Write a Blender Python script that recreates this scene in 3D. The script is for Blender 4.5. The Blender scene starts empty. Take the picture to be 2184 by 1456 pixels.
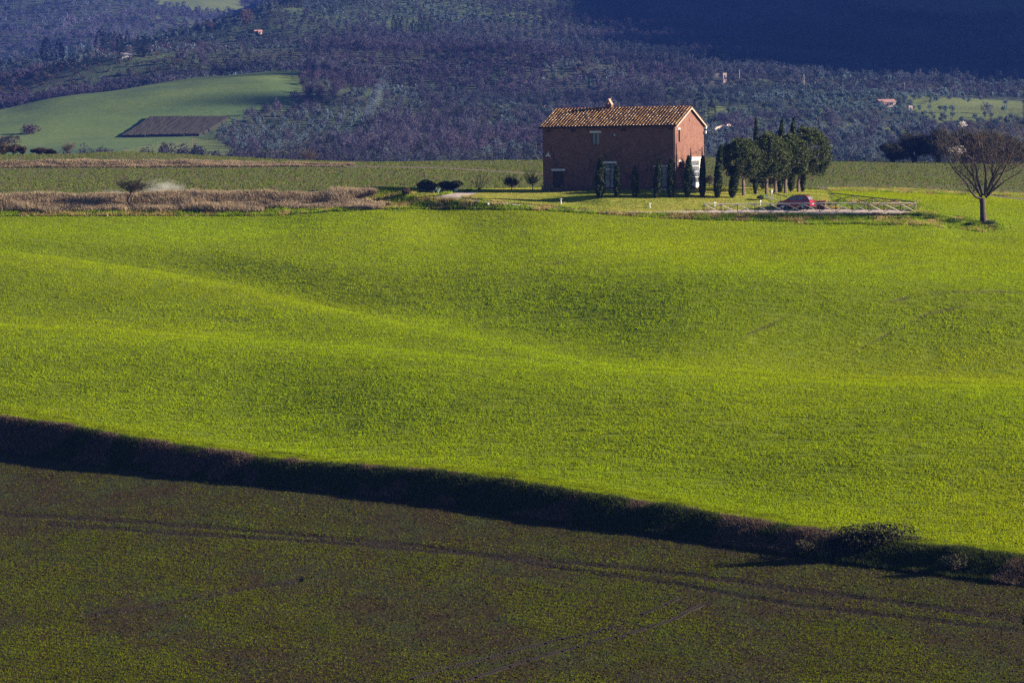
import bpy, math, random
import numpy as np
from mathutils import Vector, Matrix, Euler

C = bpy.context.scene.collection
scene = bpy.context.scene
R = math.radians
rng = np.random.default_rng(7)
random.seed(7)

# ------------------------------------------------------------------ camera
F = 7875.0                       # focal length in photograph pixels (2184 wide)
CAMZ = 40.0
cam_d = bpy.data.cameras.new("camera")
cam_d.sensor_width = 36.0
cam_d.lens = 36.0 * F / 2184.0
cam_d.clip_start = 1.0
cam_d.clip_end = 20000.0
cam = bpy.data.objects.new("camera", cam_d)
C.objects.link(cam)
cam.location = (0, 0, CAMZ)
PITCH, ROLL = math.atan(388 / F), R(-0.8)
cam_m = (Matrix.Rotation(R(90) - PITCH, 3, 'X') @ Matrix.Rotation(ROLL, 3, 'Z'))
cam.rotation_euler = cam_m.to_euler()
scene.camera = cam
scene.render.resolution_x = 1024
scene.render.resolution_y = 682

# ------------------------------------------------------------------ light
SUN_EL, SUN_AZ = R(17.0), R(-3.0)      # azimuth measured from +X (right) towards +Y (away)
sun_dir = Vector((math.cos(SUN_EL) * math.cos(SUN_AZ), math.cos(SUN_EL) * math.sin(SUN_AZ), math.sin(SUN_EL)))
sl = bpy.data.lights.new("sun", 'SUN')
sl.energy = 5.0
sl.angle = R(0.5)
sl.color = (1.0, 0.88, 0.70)
so = bpy.data.objects.new("sun", sl)
C.objects.link(so)
so.location = (200, 0, 300)
so.rotation_euler = sun_dir.to_track_quat('Z', 'Y').to_euler()

w = bpy.data.worlds.new("World")
scene.world = w
w.use_nodes = True
nt = w.node_tree
sky = nt.nodes.new('ShaderNodeTexSky')
sky.sky_type = 'NISHITA'
sky.sun_disc = False
sky.sun_elevation = SUN_EL
sky.sun_rotation = R(90) - SUN_AZ
sky.air_density = 0.35
sky.dust_density = 0.0
sky.ozone_density = 2.0
nt.links.new(sky.outputs[0], nt.nodes['Background'].inputs[0])
nt.nodes['Background'].inputs[1].default_value = 0.05

scene.view_settings.view_transform = 'Standard'
scene.view_settings.look = 'None'
scene.view_settings.exposure = 1.95
scene.view_settings.gamma = 1.0
scene.cycles.max_bounces = 5
scene.cycles.diffuse_bounces = 2
scene.cycles.transparent_max_bounces = 8
scene.cycles.volume_bounces = 0
scene.cycles.use_denoising = False
scene.cycles.sample_clamp_indirect = 4.0

HAZE = 0.00015
CM = np.array(cam_m)

def rays(px, py):
    """photograph pixel -> (x/y, z/y) of the ray that leaves the camera."""
    px = np.asarray(px, float); py = np.asarray(py, float)
    v = np.stack([(px - 1092) / F, -(py - 728) / F, -np.ones_like(px)], -1) @ CM.T
    return v[..., 0] / v[..., 1], v[..., 2] / v[..., 1]

def project(P):
    q = (np.asarray(P, float) - np.array([0, 0, CAMZ])) @ CM
    return 1092 + F * q[..., 0] / -q[..., 2], 728 - F * q[..., 1] / -q[..., 2]

# ------------------------------------------------------------------ numeric helpers
def pchip(xk, yk, x):
    """column-wise monotone cubic; xk,yk (K,N), x (M,N)."""
    K = xk.shape[0]
    h = np.diff(xk, axis=0); dl = np.diff(yk, axis=0) / h
    m = np.zeros_like(yk)
    a, b = dl[:-1], dl[1:]
    w1, w2 = 2 * h[1:] + h[:-1], h[1:] + 2 * h[:-1]
    ok = a * b > 0
    with np.errstate(all='ignore'):
        mm = (w1 + w2) / (w1 / a + w2 / b)
    m[1:-1] = np.where(ok, mm, 0)
    m[0], m[-1] = dl[0], dl[-1]
    out = np.empty_like(x)
    for i in range(K - 1):
        t = (x - xk[i]) / h[i]
        s = (t >= 0) & (t <= 1) if i else (t <= 1)
        if i == K - 2: s = t >= 0
        t2 = np.clip(t, 0, 1)
        v = ((1 + 2 * t2) * (1 - t2) ** 2 * yk[i] + t2 * (1 - t2) ** 2 * h[i] * m[i]
             + t2 * t2 * (3 - 2 * t2) * yk[i + 1] + t2 * t2 * (t2 - 1) * h[i] * m[i + 1])
        out = np.where(s, v, out)
    return out

def vnoise(x, y, seed=0):
    xi = np.floor(x).astype(np.int64); yi = np.floor(y).astype(np.int64)
    fx = x - xi; fy = y - yi
    fx = fx * fx * (3 - 2 * fx); fy = fy * fy * (3 - 2 * fy)
    def hsh(a, b):
        n = (a * 374761393 + b * 668265263 + seed * 974711) & 0x7fffffff
        n = ((n ^ (n >> 13)) * 1274126177) & 0x7fffffff
        return ((n ^ (n >> 16)) & 0xffff) / 65535.0
    return ((hsh(xi, yi) * (1 - fx) + hsh(xi + 1, yi) * fx) * (1 - fy)
            + (hsh(xi, yi + 1) * (1 - fx) + hsh(xi + 1, yi + 1) * fx) * fy)

def fbm(x, y, sc, seed=0, o=4):
    v = 0; amp = .5; t = 0
    for k in range(o):
        v = v + amp * vnoise(x / sc * 2 ** k, y / sc * 2 ** k, seed + k); t += amp; amp *= .5
    return v / t

def inpoly(px, py, poly):
    p = np.array(poly, float); n = len(p)
    c = np.zeros(np.shape(px), bool)
    j = n - 1
    for i in range(n):
        xi, yi = p[i]; xj, yj = p[j]
        with np.errstate(all='ignore'):
            c ^= ((yi > py) != (yj > py)) & (px < (xj - xi) * (py - yi) / (yj - yi + 1e-12) + xi)
        j = i
    return c

def dist_path(px, py, path):
    d = np.full(np.shape(px), 1e9)
    for (x0, y0), (x1, y1) in zip(path[:-1], path[1:]):
        dx, dy = x1 - x0, y1 - y0
        t = np.clip(((px - x0) * dx + (py - y0) * dy) / (dx * dx + dy * dy), 0, 1)
        d = np.minimum(d, np.hypot(px - x0 - t * dx, py - y0 - t * dy))
    return d

# ------------------------------------------------------------------ mesh helpers
def np_mesh(name, V, Fq, mats, col=None, parent=None, smooth=False, midx=None, link=True):
    """V (n,3), Fq (m,k) numpy; col (n,3|4) point colour."""
    me = bpy.data.meshes.new(name)
    V = np.ascontiguousarray(V, np.float32); Fq = np.ascontiguousarray(Fq, np.int32)
    m, k = Fq.shape
    me.vertices.add(len(V)); me.vertices.foreach_set('co', V.ravel())
    me.loops.add(m * k); me.loops.foreach_set('vertex_index', Fq.ravel())
    me.polygons.add(m); me.polygons.foreach_set('loop_start', np.arange(0, m * k, k, dtype=np.int32))
    if smooth: me.polygons.foreach_set('use_smooth', np.ones(m, bool))
    else: me.polygons.foreach_set('use_smooth', np.zeros(m, bool))
    if midx is not None: me.polygons.foreach_set('material_index', np.asarray(midx, np.int32))
    if col is not None:
        c = np.ones((len(V), 4), np.float32); c[:, :col.shape[1]] = col
        at = me.color_attributes.new('col', 'FLOAT_COLOR', 'POINT')
        at.data.foreach_set('color', c.ravel())
    me.update(calc_edges=True)
    for q in (mats if isinstance(mats, (list, tuple)) else [mats]): me.materials.append(q)
    if not link: return me
    o = bpy.data.objects.new(name, me); C.objects.link(o)
    if parent: o.parent = parent
    return o

class MB:
    """collects pieces that become ONE mesh."""
    def __init__(s): s.v = []; s.f = []; s.c = []; s.n = 0
    def add(s, V, Fc, col=(1, 1, 1)):
        V = [tuple(map(float, p)) for p in V]
        s.v += V; s.f += [tuple(int(i) + s.n for i in f) for f in Fc]
        if len(np.shape(col)) == 1: s.c += [tuple(col[:3])] * len(V)
        else: s.c += [tuple(c[:3]) for c in col]
        s.n += len(V); return s
    def box(s, x0, x1, y0, y1, z0, z1, col=(1, 1, 1)):
        V = [(x, y, z) for z in (z0, z1) for y in (y0, y1) for x in (x0, x1)]
        return s.add(V, [(0, 2, 3, 1), (4, 5, 7, 6), (0, 1, 5, 4), (2, 6, 7, 3), (0, 4, 6, 2), (1, 3, 7, 5)], col)
    def obox(s, M, sx, sy, sz, col=(1, 1, 1)):
        """box of full size sx,sy,sz centred on matrix M."""
        V = [M @ Vector((x * sx / 2, y * sy / 2, z * sz / 2)) for z in (-1, 1) for y in (-1, 1) for x in (-1, 1)]
        return s.add(V, [(0, 2, 3, 1), (4, 5, 7, 6), (0, 1, 5, 4), (2, 6, 7, 3), (0, 4, 6, 2), (1, 3, 7, 5)], col)
    def tube(s, pts, rad, n=6, col=(1, 1, 1), cap=True):
        pts = [Vector(p) for p in pts]
        if not hasattr(rad, '__len__'): rad = [rad] * len(pts)
        V = []; up = None
        for i, p in enumerate(pts):
            t = (pts[min(i + 1, len(pts) - 1)] - pts[max(i - 1, 0)])
            if t.length < 1e-9: t = Vector((0, 0, 1))
            t.normalize()
            if up is None:
                up = t.cross(Vector((0.31, 0.77, 0.2))).normalized()
            else:
                up = (up - t * up.dot(t)).normalized()
            b = t.cross(up)
            for k in range(n):
                a = 2 * math.pi * k / n
                V.append(p + (up * math.cos(a) + b * math.sin(a)) * rad[i])
        Fc = []
        for i in range(len(pts) - 1):
            for k in range(n):
                k2 = (k + 1) % n
                Fc.append((i * n + k, i * n + k2, (i + 1) * n + k2, (i + 1) * n + k))
        if cap:
            Fc.append(tuple(range(n))[::-1]); Fc.append(tuple((len(pts) - 1) * n + k for k in range(n)))
        return s.add(V, Fc, col)
    def prism(s, poly, axis_map, t0, t1, col=(1, 1, 1)):
        n = len(poly)
        V = [axis_map(a, b, t0) for a, b in poly] + [axis_map(a, b, t1) for a, b in poly]
        Fc = [tuple(range(n))[::-1], tuple(range(n, 2 * n))] + [(i, (i + 1) % n, n + (i + 1) % n, n + i) for i in range(n)]
        return s.add(V, Fc, col)
    def arrays(s): return np.array(s.v), s.f
    def build(s, name, mat, parent=None, smooth=False, bevel=0, link=True):
        me = bpy.data.meshes.new(name)
        me.from_pydata(s.v, [], s.f); me.update()
        at = me.color_attributes.new('col', 'FLOAT_COLOR', 'POINT')
        c = np.ones((len(s.v), 4), np.float32); c[:, :3] = np.array(s.c)
        at.data.foreach_set('color', c.ravel())
        me.materials.append(mat)
        if smooth: me.polygons.foreach_set('use_smooth', np.ones(len(me.polygons), bool))
        if not link: return me
        o = bpy.data.objects.new(name, me); C.objects.link(o)
        if bevel:
            b = o.modifiers.new('bevel', 'BEVEL'); b.width = bevel; b.segments = 2; b.limit_method = 'ANGLE'
        if parent: o.parent = parent
        return o

def tag(o, label=None, cat=None, group=None, kind=None):
    if label: o['label'] = label
    if cat: o['category'] = cat
    if group: o['group'] = group
    if kind: o['kind'] = kind
    return o

def empty(name, loc, rz=0):
    o = bpy.data.objects.new(name, None); C.objects.link(o)
    o.location = loc; o.rotation_euler = (0, 0, rz); o.empty_display_size = .3
    return o

def copy_tree(o, parent=None):
    c = o.copy(); C.objects.link(c)
    if parent: c.parent = parent
    for ch in list(o.children): copy_tree(ch, c)
    return c

def leaves(cent, size, seed=0, col=(1, 1, 1), jit=.25, up=0.0, aspect=1.0, tri=False, lo=None):
    """random oriented quads (or triangles) at the centres: V, F, colour arrays."""
    g = np.random.default_rng(seed); n = len(cent)
    a = g.normal(size=(n, 3)); a[:, 2] = a[:, 2] * (1 - up) + up * 3.0 * np.abs(a[:, 2]) + up
    a /= np.linalg.norm(a, axis=1, keepdims=True)
    b = np.cross(a, g.normal(size=(n, 3))); b /= np.linalg.norm(b, axis=1, keepdims=True)
    s = (np.asarray(size) * g.uniform(.6, 1.4, n))[:, None] * .5
    a = a * s * aspect; b = b * s / aspect
    if tri:
        V = np.stack([cent - a - b, cent - a + b, cent + a], 1).reshape(-1, 3); k = 3
    else:
        V = np.stack([cent - a, cent + b * .9 - a * .1, cent + a, cent - b * .9 + a * .1], 1).reshape(-1, 3); k = 4
    Fq = np.arange(n * k).reshape(n, k)
    c = np.asarray(col, float) * np.ones((n, 3))
    c = c * (1 + jit * g.uniform(-1, 1, (n, 1))) * (1 + jit * .35 * g.uniform(-1, 1, (n, 3)))
    return V, Fq, np.repeat(np.clip(c, 0, 1), k, 0)

def cat(parts):
    V = []; Fq = []; Cc = []; n = 0
    for v, f, c in parts:
        V.append(v); Fq.append(f + n); Cc.append(c); n += len(v)
    return np.concatenate(V), np.concatenate(Fq), np.concatenate(Cc)

# ------------------------------------------------------------------ materials
def mk(name, col=(.5, .5, .5), rough=.85, attr=False, noise=None, bump=None, transl=0, spec=.3, metal=0, noise2=None, col2=None):
    m = bpy.data.materials.new(name); m.use_nodes = True
    t = m.node_tree; N = t.nodes; L = t.links
    p = N['Principled BSDF']; out = N['Material Output']
    p.inputs['Roughness'].default_value = rough
    p.inputs['Specular IOR Level'].default_value = spec
    p.inputs['Metallic'].default_value = metal
    tc = N.new('ShaderNodeTexCoord')
    rgb = N.new('ShaderNodeRGB'); rgb.outputs[0].default_value = (*col, 1)
    cur = rgb.outputs[0]
    def mix(a, b, f, mode='MIX'):
        x = N.new('ShaderNodeMix'); x.data_type = 'RGBA'; x.blend_type = mode
        for s_, v in ((x.inputs[0], f), (x.inputs[6], a), (x.inputs[7], b)):
            if hasattr(v, 'node'): L.new(v, s_)
            else: s_.default_value = v if isinstance(v, float) else (*v, 1)
        return x.outputs[2]
    if attr:
        a = N.new('ShaderNodeAttribute'); a.attribute_name = 'col'
        cur = mix(cur, a.outputs[0], 1.0, 'MULTIPLY')
    def nz(sc, det=5, stretch=(1, 1, 1)):
        mp = N.new('ShaderNodeMapping'); mp.inputs['Scale'].default_value = stretch
        L.new(tc.outputs['Object'], mp.inputs[0])
        n = N.new('ShaderNodeTexNoise'); n.inputs['Scale'].default_value = sc; n.inputs['Detail'].default_value = det
        n.inputs['Roughness'].default_value = .65
        L.new(mp.outputs[0], n.inputs['Vector']); return n.outputs[0]
    def ramp(v, lo, hi):
        r = N.new('ShaderNodeMapRange'); r.inputs[1].default_value = lo; r.inputs[2].default_value = hi
        L.new(v, r.inputs[0]); return r.outputs[0]
    for q in (noise, noise2):
        if q:
            sc, c2, lo, hi = q[:4]; st = q[4] if len(q) > 4 else (1, 1, 1)
            cur = mix(cur, c2, ramp(nz(sc, 5, st), lo, hi))
    L.new(cur, p.inputs['Base Color'])
    if bump:
        b = N.new('ShaderNodeBump'); b.inputs['Strength'].default_value = bump[1]; b.inputs['Distance'].default_value = bump[2]
        L.new(nz(bump[0], 6), b.inputs['Height']); L.new(b.outputs[0], p.inputs['Normal'])
    if transl:
        tr = N.new('ShaderNodeBsdfTranslucent'); ms = N.new('ShaderNodeMixShader'); ms.inputs[0].default_value = transl
        L.new(cur, tr.inputs[0]); L.new(p.outputs[0], ms.inputs[1]); L.new(tr.outputs[0], ms.inputs[2])
        L.new(ms.outputs[0], out.inputs[0])
    return m
# ================================================================== TERRAIN
# Control lines: each a curve across the land, knots (px, py, distance) read off the photograph, with real distances.
ACOLS = np.linspace(-.215, .215, 860)

def line(kn, n=ACOLS):
    kn = np.array(kn, float)
    a, e = rays(kn[:, 0], kn[:, 1])
    d, z = kn[:, 2], kn[:, 2] * e + CAMZ
    x = np.clip(n, a[0], a[-1])[:, None]
    dd = pchip(a[:, None], d[:, None], x)[:, 0] if len(a) > 2 else np.interp(x[:, 0], a, d)
    zz = pchip(a[:, None], z[:, None], x)[:, 0] if len(a) > 2 else np.interp(x[:, 0], a, z)
    return dd, zz

def plane_d(px, py, z0=-26.5, d0=187., s=.03):
    a, e = rays(px, py)
    return (z0 - s * d0) / (e - s)

TOE = [(-700, 890), (-200, 940), (0, 963), (320, 1005), (640, 1043), (1200, 1112), (1600, 1168), (1900, 1215), (2184, 1252), (2500, 1290), (2900, 1335)]
TOP = [(-700, 822), (-200, 872), (0, 890), (320, 937), (640, 984), (900, 1006), (1200, 1042), (1600, 1105), (1900, 1152), (2184, 1187), (2500, 1222), (2900, 1265)]
toe = [(x, y, float(plane_d(x, y))) for x, y in TOE]
def dtoe(px): return np.interp(px, [k[0] for k in toe], [k[2] for k in toe])
top = [(x, y, float(dtoe(x)) + 5.0) for x, y in TOP]
def absl(d, z): return np.full(len(ACOLS), float(d)), np.full(len(ACOLS), z + CAMZ)

C1 = [(-700, 640, 385), (0, 690, 356), (250, 705, 346), (500, 722, 336), (800, 745, 322), (1200, 782, 308), (1500, 797, 300), (1800, 812, 295), (2184, 826, 289), (2800, 850, 282)]
S = [(-700, 480, 440), (0, 535, 412), (200, 560, 404), (400, 590, 392), (560, 622, 378), (700, 658, 364), (900, 704, 345), (1100, 745, 330), (1290, 779, 318), (1500, 788, 311), (1800, 800, 313), (2184, 812, 309), (2800, 840, 303)]
def shift(l, dpy, dd): return [(x, y + dpy, d + dd) for x, y, d in l]
Mline = [(-700, 470, 452), (0, 507, 430), (400, 528, 420), (700, 560, 401), (1000, 575, 387), (1300, 575, 375), (1600, 590, 362), (1900, 606, 354), (2184, 620, 349), (2800, 640, 342)]
U = [(-700, 468, 455), (0, 462, 452), (300, 461, 451), (560, 461, 449), (700, 452, 447), (850, 447, 445), (1100, 448, 439), (1290, 458, 436), (1500, 470, 433), (1800, 474, 432), (1960, 472, 432), (2060, 488, 430), (2184, 494, 430), (2800, 510, 430)]
G1 = [(-700, 445, 458), (0, 441, 455), (500, 440, 454), (800, 436, 451), (1000, 430, 443), (1200, 443, 440), (1480, 457, 436), (1960, 456, 436), (2070, 474, 434), (2184, 480, 434), (2800, 490, 436)]
G2 = [(-700, 424, 461), (0, 420, 458), (500, 416, 457), (830, 410, 455), (1000, 419, 446.5), (1200, 434, 443), (1480, 448, 440), (1960, 450, 440), (2184, 465, 442), (2800, 470, 445)]
G3 = [(-700, 418, 478), (0, 413, 475), (500, 406, 472), (830, 404, 465), (1000, 410.5, 452), (1160, 414, 449), (1300, 422, 444), (1560, 423, 445), (1700, 430, 446), (1960, 430, 450), (2184, 444, 458), (2800, 450, 465)]
G4 = [(-700, 405, 505), (0, 400, 500), (830, 394, 480), (1000, 406.5, 460), (1160, 406, 456), (1440, 404.5, 450), (1560, 407, 453), (1760, 413, 462), (2184, 424, 485), (2800, 430, 500)]
G5 = [(-700, 398, 530), (0, 393, 525), (830, 388, 510), (1000, 402, 475), (1160, 404.5, 468), (1440, 401, 466), (1560, 402, 466), (1760, 407, 480), (2184, 420, 505), (2800, 428, 520)]
G6 = [(-700, 385, 560), (0, 382, 558), (830, 378, 540), (1160, 392, 505), (1500, 397, 500), (1760, 399, 506), (1950, 403, 510), (2184, 416, 525), (2800, 428, 540)]
G6b = [(-700, 376, 585), (0, 372, 585), (830, 368, 565), (1160, 386, 520), (1500, 390, 510), (1760, 391, 512), (1950, 396, 518), (2184, 405, 535), (2800, 415, 550)]
G7 = [(-700, 362, 622), (0, 358.5, 622), (420, 357.5, 622), (720, 356, 622), (900, 357, 615), (1160, 373, 560), (1760, 370, 590), (2184, 380, 600), (2800, 390, 610)]
G8 = [(-700, 350, 625), (0, 345.5, 625), (420, 346, 625), (720, 351, 625), (900, 353, 625), (1160, 364, 600), (1760, 356, 650), (2184, 362, 650), (2800, 370, 660)]
G9 = [(-700, 336, 690), (0, 332, 690), (150, 330, 690), (250, 325, 685), (400, 331, 690), (640, 343, 700), (830, 346.5, 705), (1000, 343.5, 700), (1160, 342, 690), (1500, 337, 690), (1760, 344, 700), (2000, 347, 710), (2184, 349, 710), (2800, 352, 700)]
near = [absl(8, -18), absl(120, -27), absl(165, -27.2), line(toe), line(top), line(shift(top, -14, 5.0)), line(C1), line(shift(C1, 1.5, 7)), line(S),
        line(shift(S, 2.5, 9)), line(Mline), line(U), line(G1), line(G2), line(G3), line(G4), line(G5), line(G6), line(G6b), line(G7), line(G8),
        line(G9), absl(790, -14), absl(900, -40)]
DK = np.array([n[0] for n in near]); ZK = np.array([n[1] for n in near])
bad = np.diff(DK, axis=0).min(axis=1)
for k in range(1, len(DK)): DK[k] = np.maximum(DK[k], DK[k - 1] + .6)
SUB = [6, 14, 230, 26, 14, 110, 10, 60, 8, 70, 70, 12, 18, 14, 12, 10, 12, 8, 16, 10, 16, 10, 6]

def rough_z(x, y, k):
    """small unevenness of the land by control band."""
    field = np.clip((y - 200) / 60, 0, 1)
    z = (fbm(x, y, 24, 3, 2) - .5) * .6 * field * np.clip((440 - y) / 60, 0, 1)
    z = z + (fbm(x, y, 1.6, 5, 3) - .5) * .10
    return z

def grid(DKa, ZKa, cols, SUBs):
    D = []; K = []
    for i, n in enumerate(SUBs):
        for j in range(n):
            t = j / n
            D.append(DKa[i] * (1 - t) + DKa[i + 1] * t); K.append(i)
    D.append(DKa[-1]); K.append(len(SUBs) - 1)
    D = np.array(D); Z = pchip(DKa, ZKa, D)
    X = cols[None, :] * D
    return X, D, Z, np.array(K)

X, Y, Z, KR = grid(DK, ZK, ACOLS, SUB)
Z = Z + rough_z(X, Y, KR)
bankm = ((KR == 3) | (KR == 4))[:, None]
Z = Z + np.where(bankm, (fbm(X, Y, 3.0, 11, 4) - .5) * .4 * ((KR == 3)[:, None] * 1.0 + .4), 0)
Z = Z + np.where((KR == 5)[:, None], (fbm(X * .3, Y, 6, 31, 3) - .5) * .35, 0)
PXg, PYg = project(np.stack([X, Y, Z], -1))

def gz(x, y):
    """ground height of the near land at (x, y)."""
    a = x / y
    c = np.interp(a, ACOLS, np.arange(len(ACOLS))); i = int(min(c, len(ACOLS) - 2)); f = c - i
    z0 = np.interp(y, Y[:, i], Z[:, i]); z1 = np.interp(y, Y[:, i + 1], Z[:, i + 1])
    return float(z0 * (1 - f) + z1 * f)

def at(px, py, dmin=170, dmax=780):
    """where the ray through a photograph pixel first meets the near land."""
    a, e = rays(px, py); a = float(a); e = float(e)
    d = np.arange(dmin, dmax, .1)
    c = np.interp(a, ACOLS, np.arange(len(ACOLS))); i = int(min(c, len(ACOLS) - 2)); f = c - i
    z = np.interp(d, Y[:, i], Z[:, i]) * (1 - f) + np.interp(d, Y[:, i + 1], Z[:, i + 1]) * f
    hit = np.nonzero(CAMZ + e * d <= z)[0]
    k = hit[0] if len(hit) else int(np.argmin(np.abs(CAMZ + e * d - z)))
    return Vector((a * d[k], d[k], z[k]))

def at_d(px, d):
    a, _ = rays(px, 400); x = float(a) * d
    return Vector((x, d, gz(x, d)))

def mpp(d): return d / F         # metres per photograph pixel at a distance

# ---- classes of ground per face
LOWER, BANK, WHEAT, VERGE, DRIVE, LAWN, MEADOW, DRY, TRACK = range(9)
fx = (PXg[:-1, :-1] + PXg[1:, 1:]) / 2; fy = (PYg[:-1, :-1] + PYg[1:, 1:]) / 2
fk = np.repeat(KR[:-1, None], fx.shape[1], 1)
wx = (X[:-1, :-1] + X[1:, 1:]) / 2; wy = (Y[:-1, :-1] + Y[1:, 1:]) / 2
wob = (fbm(wx, wy, 2.2, 9, 3) - .5) * 6
cls = np.select([fk <= 2, fk == 3, fk <= 10], [LOWER, BANK, WHEAT], MEADOW)
farm = fk >= 11
cls[farm & (fk <= 13)] = VERGE
cls[farm & (fk >= 14) & (fx + wob * 6 > 1770) & (wy < 500)] = WHEAT
cls[farm & (fx > 1960) & (fk <= 15)] = WHEAT
cls[farm & (fk == 16) & (fx > 1770)] = VERGE
cls[inpoly(fx, fy + wob * .4, [(1700, 462), (1962, 452), (2010, 456), (2060, 462), (2120, 474), (2160, 485), (2100, 496), (2040, 488), (1940, 480), (1800, 479), (1700, 480)]) & (wy < 445)] = VERGE
cls[(fx + wob * 12 < 800) & (fk >= 11) & (fk <= 12) & (fy + wob < 452 + (fx > 560) * -6)] = DRY
cls[(fx < 760 + wob * 8) & (fk == 13) & (fx < 830)] = MEADOW
cls[inpoly(fx, fy, [(870, 418), (900, 406), (1000, 403), (1160, 400), (1520, 396), (1765, 404), (1775, 444), (1480, 449), (1400, 452), (1290, 451), (1180, 440), (1060, 430), (990, 421), (960, 412), (900, 420)]) & farm & (wy < 485)] = LAWN
cls[(fk >= 18) & (fk <= 18) & (fx > 0) & (fx < 0)] = DRY
cls[(fk == 19) & (fx < 760 + wob * 12)] = DRY
DR = [(896, 421), (935, 419), (963, 412.5), (985, 410.5), (1018, 409.5), (1020, 412), (1005, 415.5), (984, 420), (990, 423), (1055, 430.8), (1100, 434.5), (1180, 441.5),
      (1290, 451.5), (1400, 451), (1500, 449), (1660, 446.5), (1800, 446.5), (1900, 448), (1955, 451), (1950, 455.5), (1800, 457.5), (1660, 457.5), (1500, 456.5), (1400, 455),
      (1290, 454), (1180, 444), (1100, 437.5), (1030, 431.5), (963, 425), (930, 423.5)]
cls[inpoly(fx, fy + wob * .1, DR) & farm & (wy < 470)] = DRIVE
cls[((dist_path(fx, fy * 3, [(1740, 400.5 * 3), (1947, 403.5 * 3), (2058, 411 * 3), (2142, 421 * 3), (2300, 436 * 3)]) < 6)
     | (dist_path(fx, fy * 3, [(600, 352 * 3), (935, 358 * 3), (1020, 363 * 3), (1160, 372 * 3), (1300, 378 * 3)]) < 4)) & farm] = TRACK

# tractor lines: where the crop is thin and the soil shows
WLINES = [[(1790, 768), (1831, 746), (1902, 708), (1974, 672), (2071, 649)], [(1880, 648), (1974, 625), (2046, 623), (2184, 622)],
          [(1572, 722), (1651, 688), (1712, 661)], [(452, 690), (520, 684), (560, 682)], [(1150, 566), (1230, 556)]]
LLINES = [[(-200, 1090), (0, 1095), (200, 1107), (450, 1124), (640, 1141), (900, 1164), (1080, 1190), (1250, 1220), (1400, 1238), (1700, 1290), (2184, 1345), (2400, 1370)],
          [(100, 1118), (420, 1140), (700, 1155), (955, 1178), (1175, 1196), (1367, 1214), (1500, 1229), (1750, 1262), (2184, 1318)],
          [(180, 1310), (300, 1295), (640, 1235)], [(1500, 1232), (1800, 1270), (2184, 1325)]]
def soilmask(px, py):
    m = np.zeros(np.shape(px))
    for l in WLINES: m = np.maximum(m, np.clip(1.15 - dist_path(px, py, l) / 5.0, 0, 1) * np.clip((vnoise(px / 9., py / 4., 91) + vnoise(px / 40., py / 15., 92)) * 1.15 - .35, 0, 1) * np.clip(np.minimum(np.hypot(px - l[0][0], py - l[0][1]), np.hypot(px - l[-1][0], py - l[-1][1])) / 35, .1, 1))
    for l in LLINES: m = np.maximum(m, np.clip(1.2 - dist_path(px, py, l) / 6.0, 0, 1))
    return m
SM = soilmask(PXg, PYg)
inlow = (KR <= 2)[:, None]
Z = Z - np.where(inlow, SM * .10, SM * .04)

# ---- ground materials
def ground_mat(name, cols, rough=.95, bump=(6, .6, .12), stretch=(1, 1, 1), mask=None):
    """cols: list of (colour, noise scale, lo, hi) laid over the first colour."""
    m = bpy.data.materials.new(name); m.use_nodes = True
    t = m.node_tree; N = t.nodes; L = t.links; p = N['Principled BSDF']
    p.inputs['Roughness'].default_value = rough; p.inputs['Specular IOR Level'].default_value = .1
    tc = N.new('ShaderNodeTexCoord'); mp = N.new('ShaderNodeMapping'); mp.inputs['Scale'].default_value = stretch
    L.new(tc.outputs['Object'], mp.inputs[0])
    rgb = N.new('ShaderNodeRGB'); rgb.outputs[0].default_value = (*cols[0], 1); cur = rgb.outputs[0]
    def nz(sc):
        n = N.new('ShaderNodeTexNoise'); n.inputs['Scale'].default_value = sc; n.inputs['Detail'].default_value = 6; n.inputs['Roughness'].default_value = .65
        L.new(mp.outputs[0], n.inputs['Vector']); return n.outputs[0]
    for c, sc, lo, hi in cols[1:]:
        r = N.new('ShaderNodeMapRange'); r.inputs[1].default_value = lo; r.inputs[2].default_value = hi; L.new(nz(sc), r.inputs[0])
        x = N.new('ShaderNodeMix'); x.data_type = 'RGBA'; L.new(r.outputs[0], x.inputs[0]); L.new(cur, x.inputs[6]); x.inputs[7].default_value = (*c, 1); cur = x.outputs[2]
    if mask:
        a = N.new('ShaderNodeAttribute'); a.attribute_name = 'col'
        s = N.new('ShaderNodeSeparateColor'); L.new(a.outputs[0], s.inputs[0])
        x = N.new('ShaderNodeMix'); x.data_type = 'RGBA'; L.new(s.outputs[0], x.inputs[0]); L.new(cur, x.inputs[6]); x.inputs[7].default_value = (*mask, 1); cur = x.outputs[2]
    L.new(cur, p.inputs['Base Color'])
    b = N.new('ShaderNodeBump'); b.inputs['Strength'].default_value = bump[1]; b.inputs['Distance'].default_value = bump[2]
    L.new(nz(bump[0]), b.inputs['Height']); L.new(b.outputs[0], p.inputs['Normal'])
    return m

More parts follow.
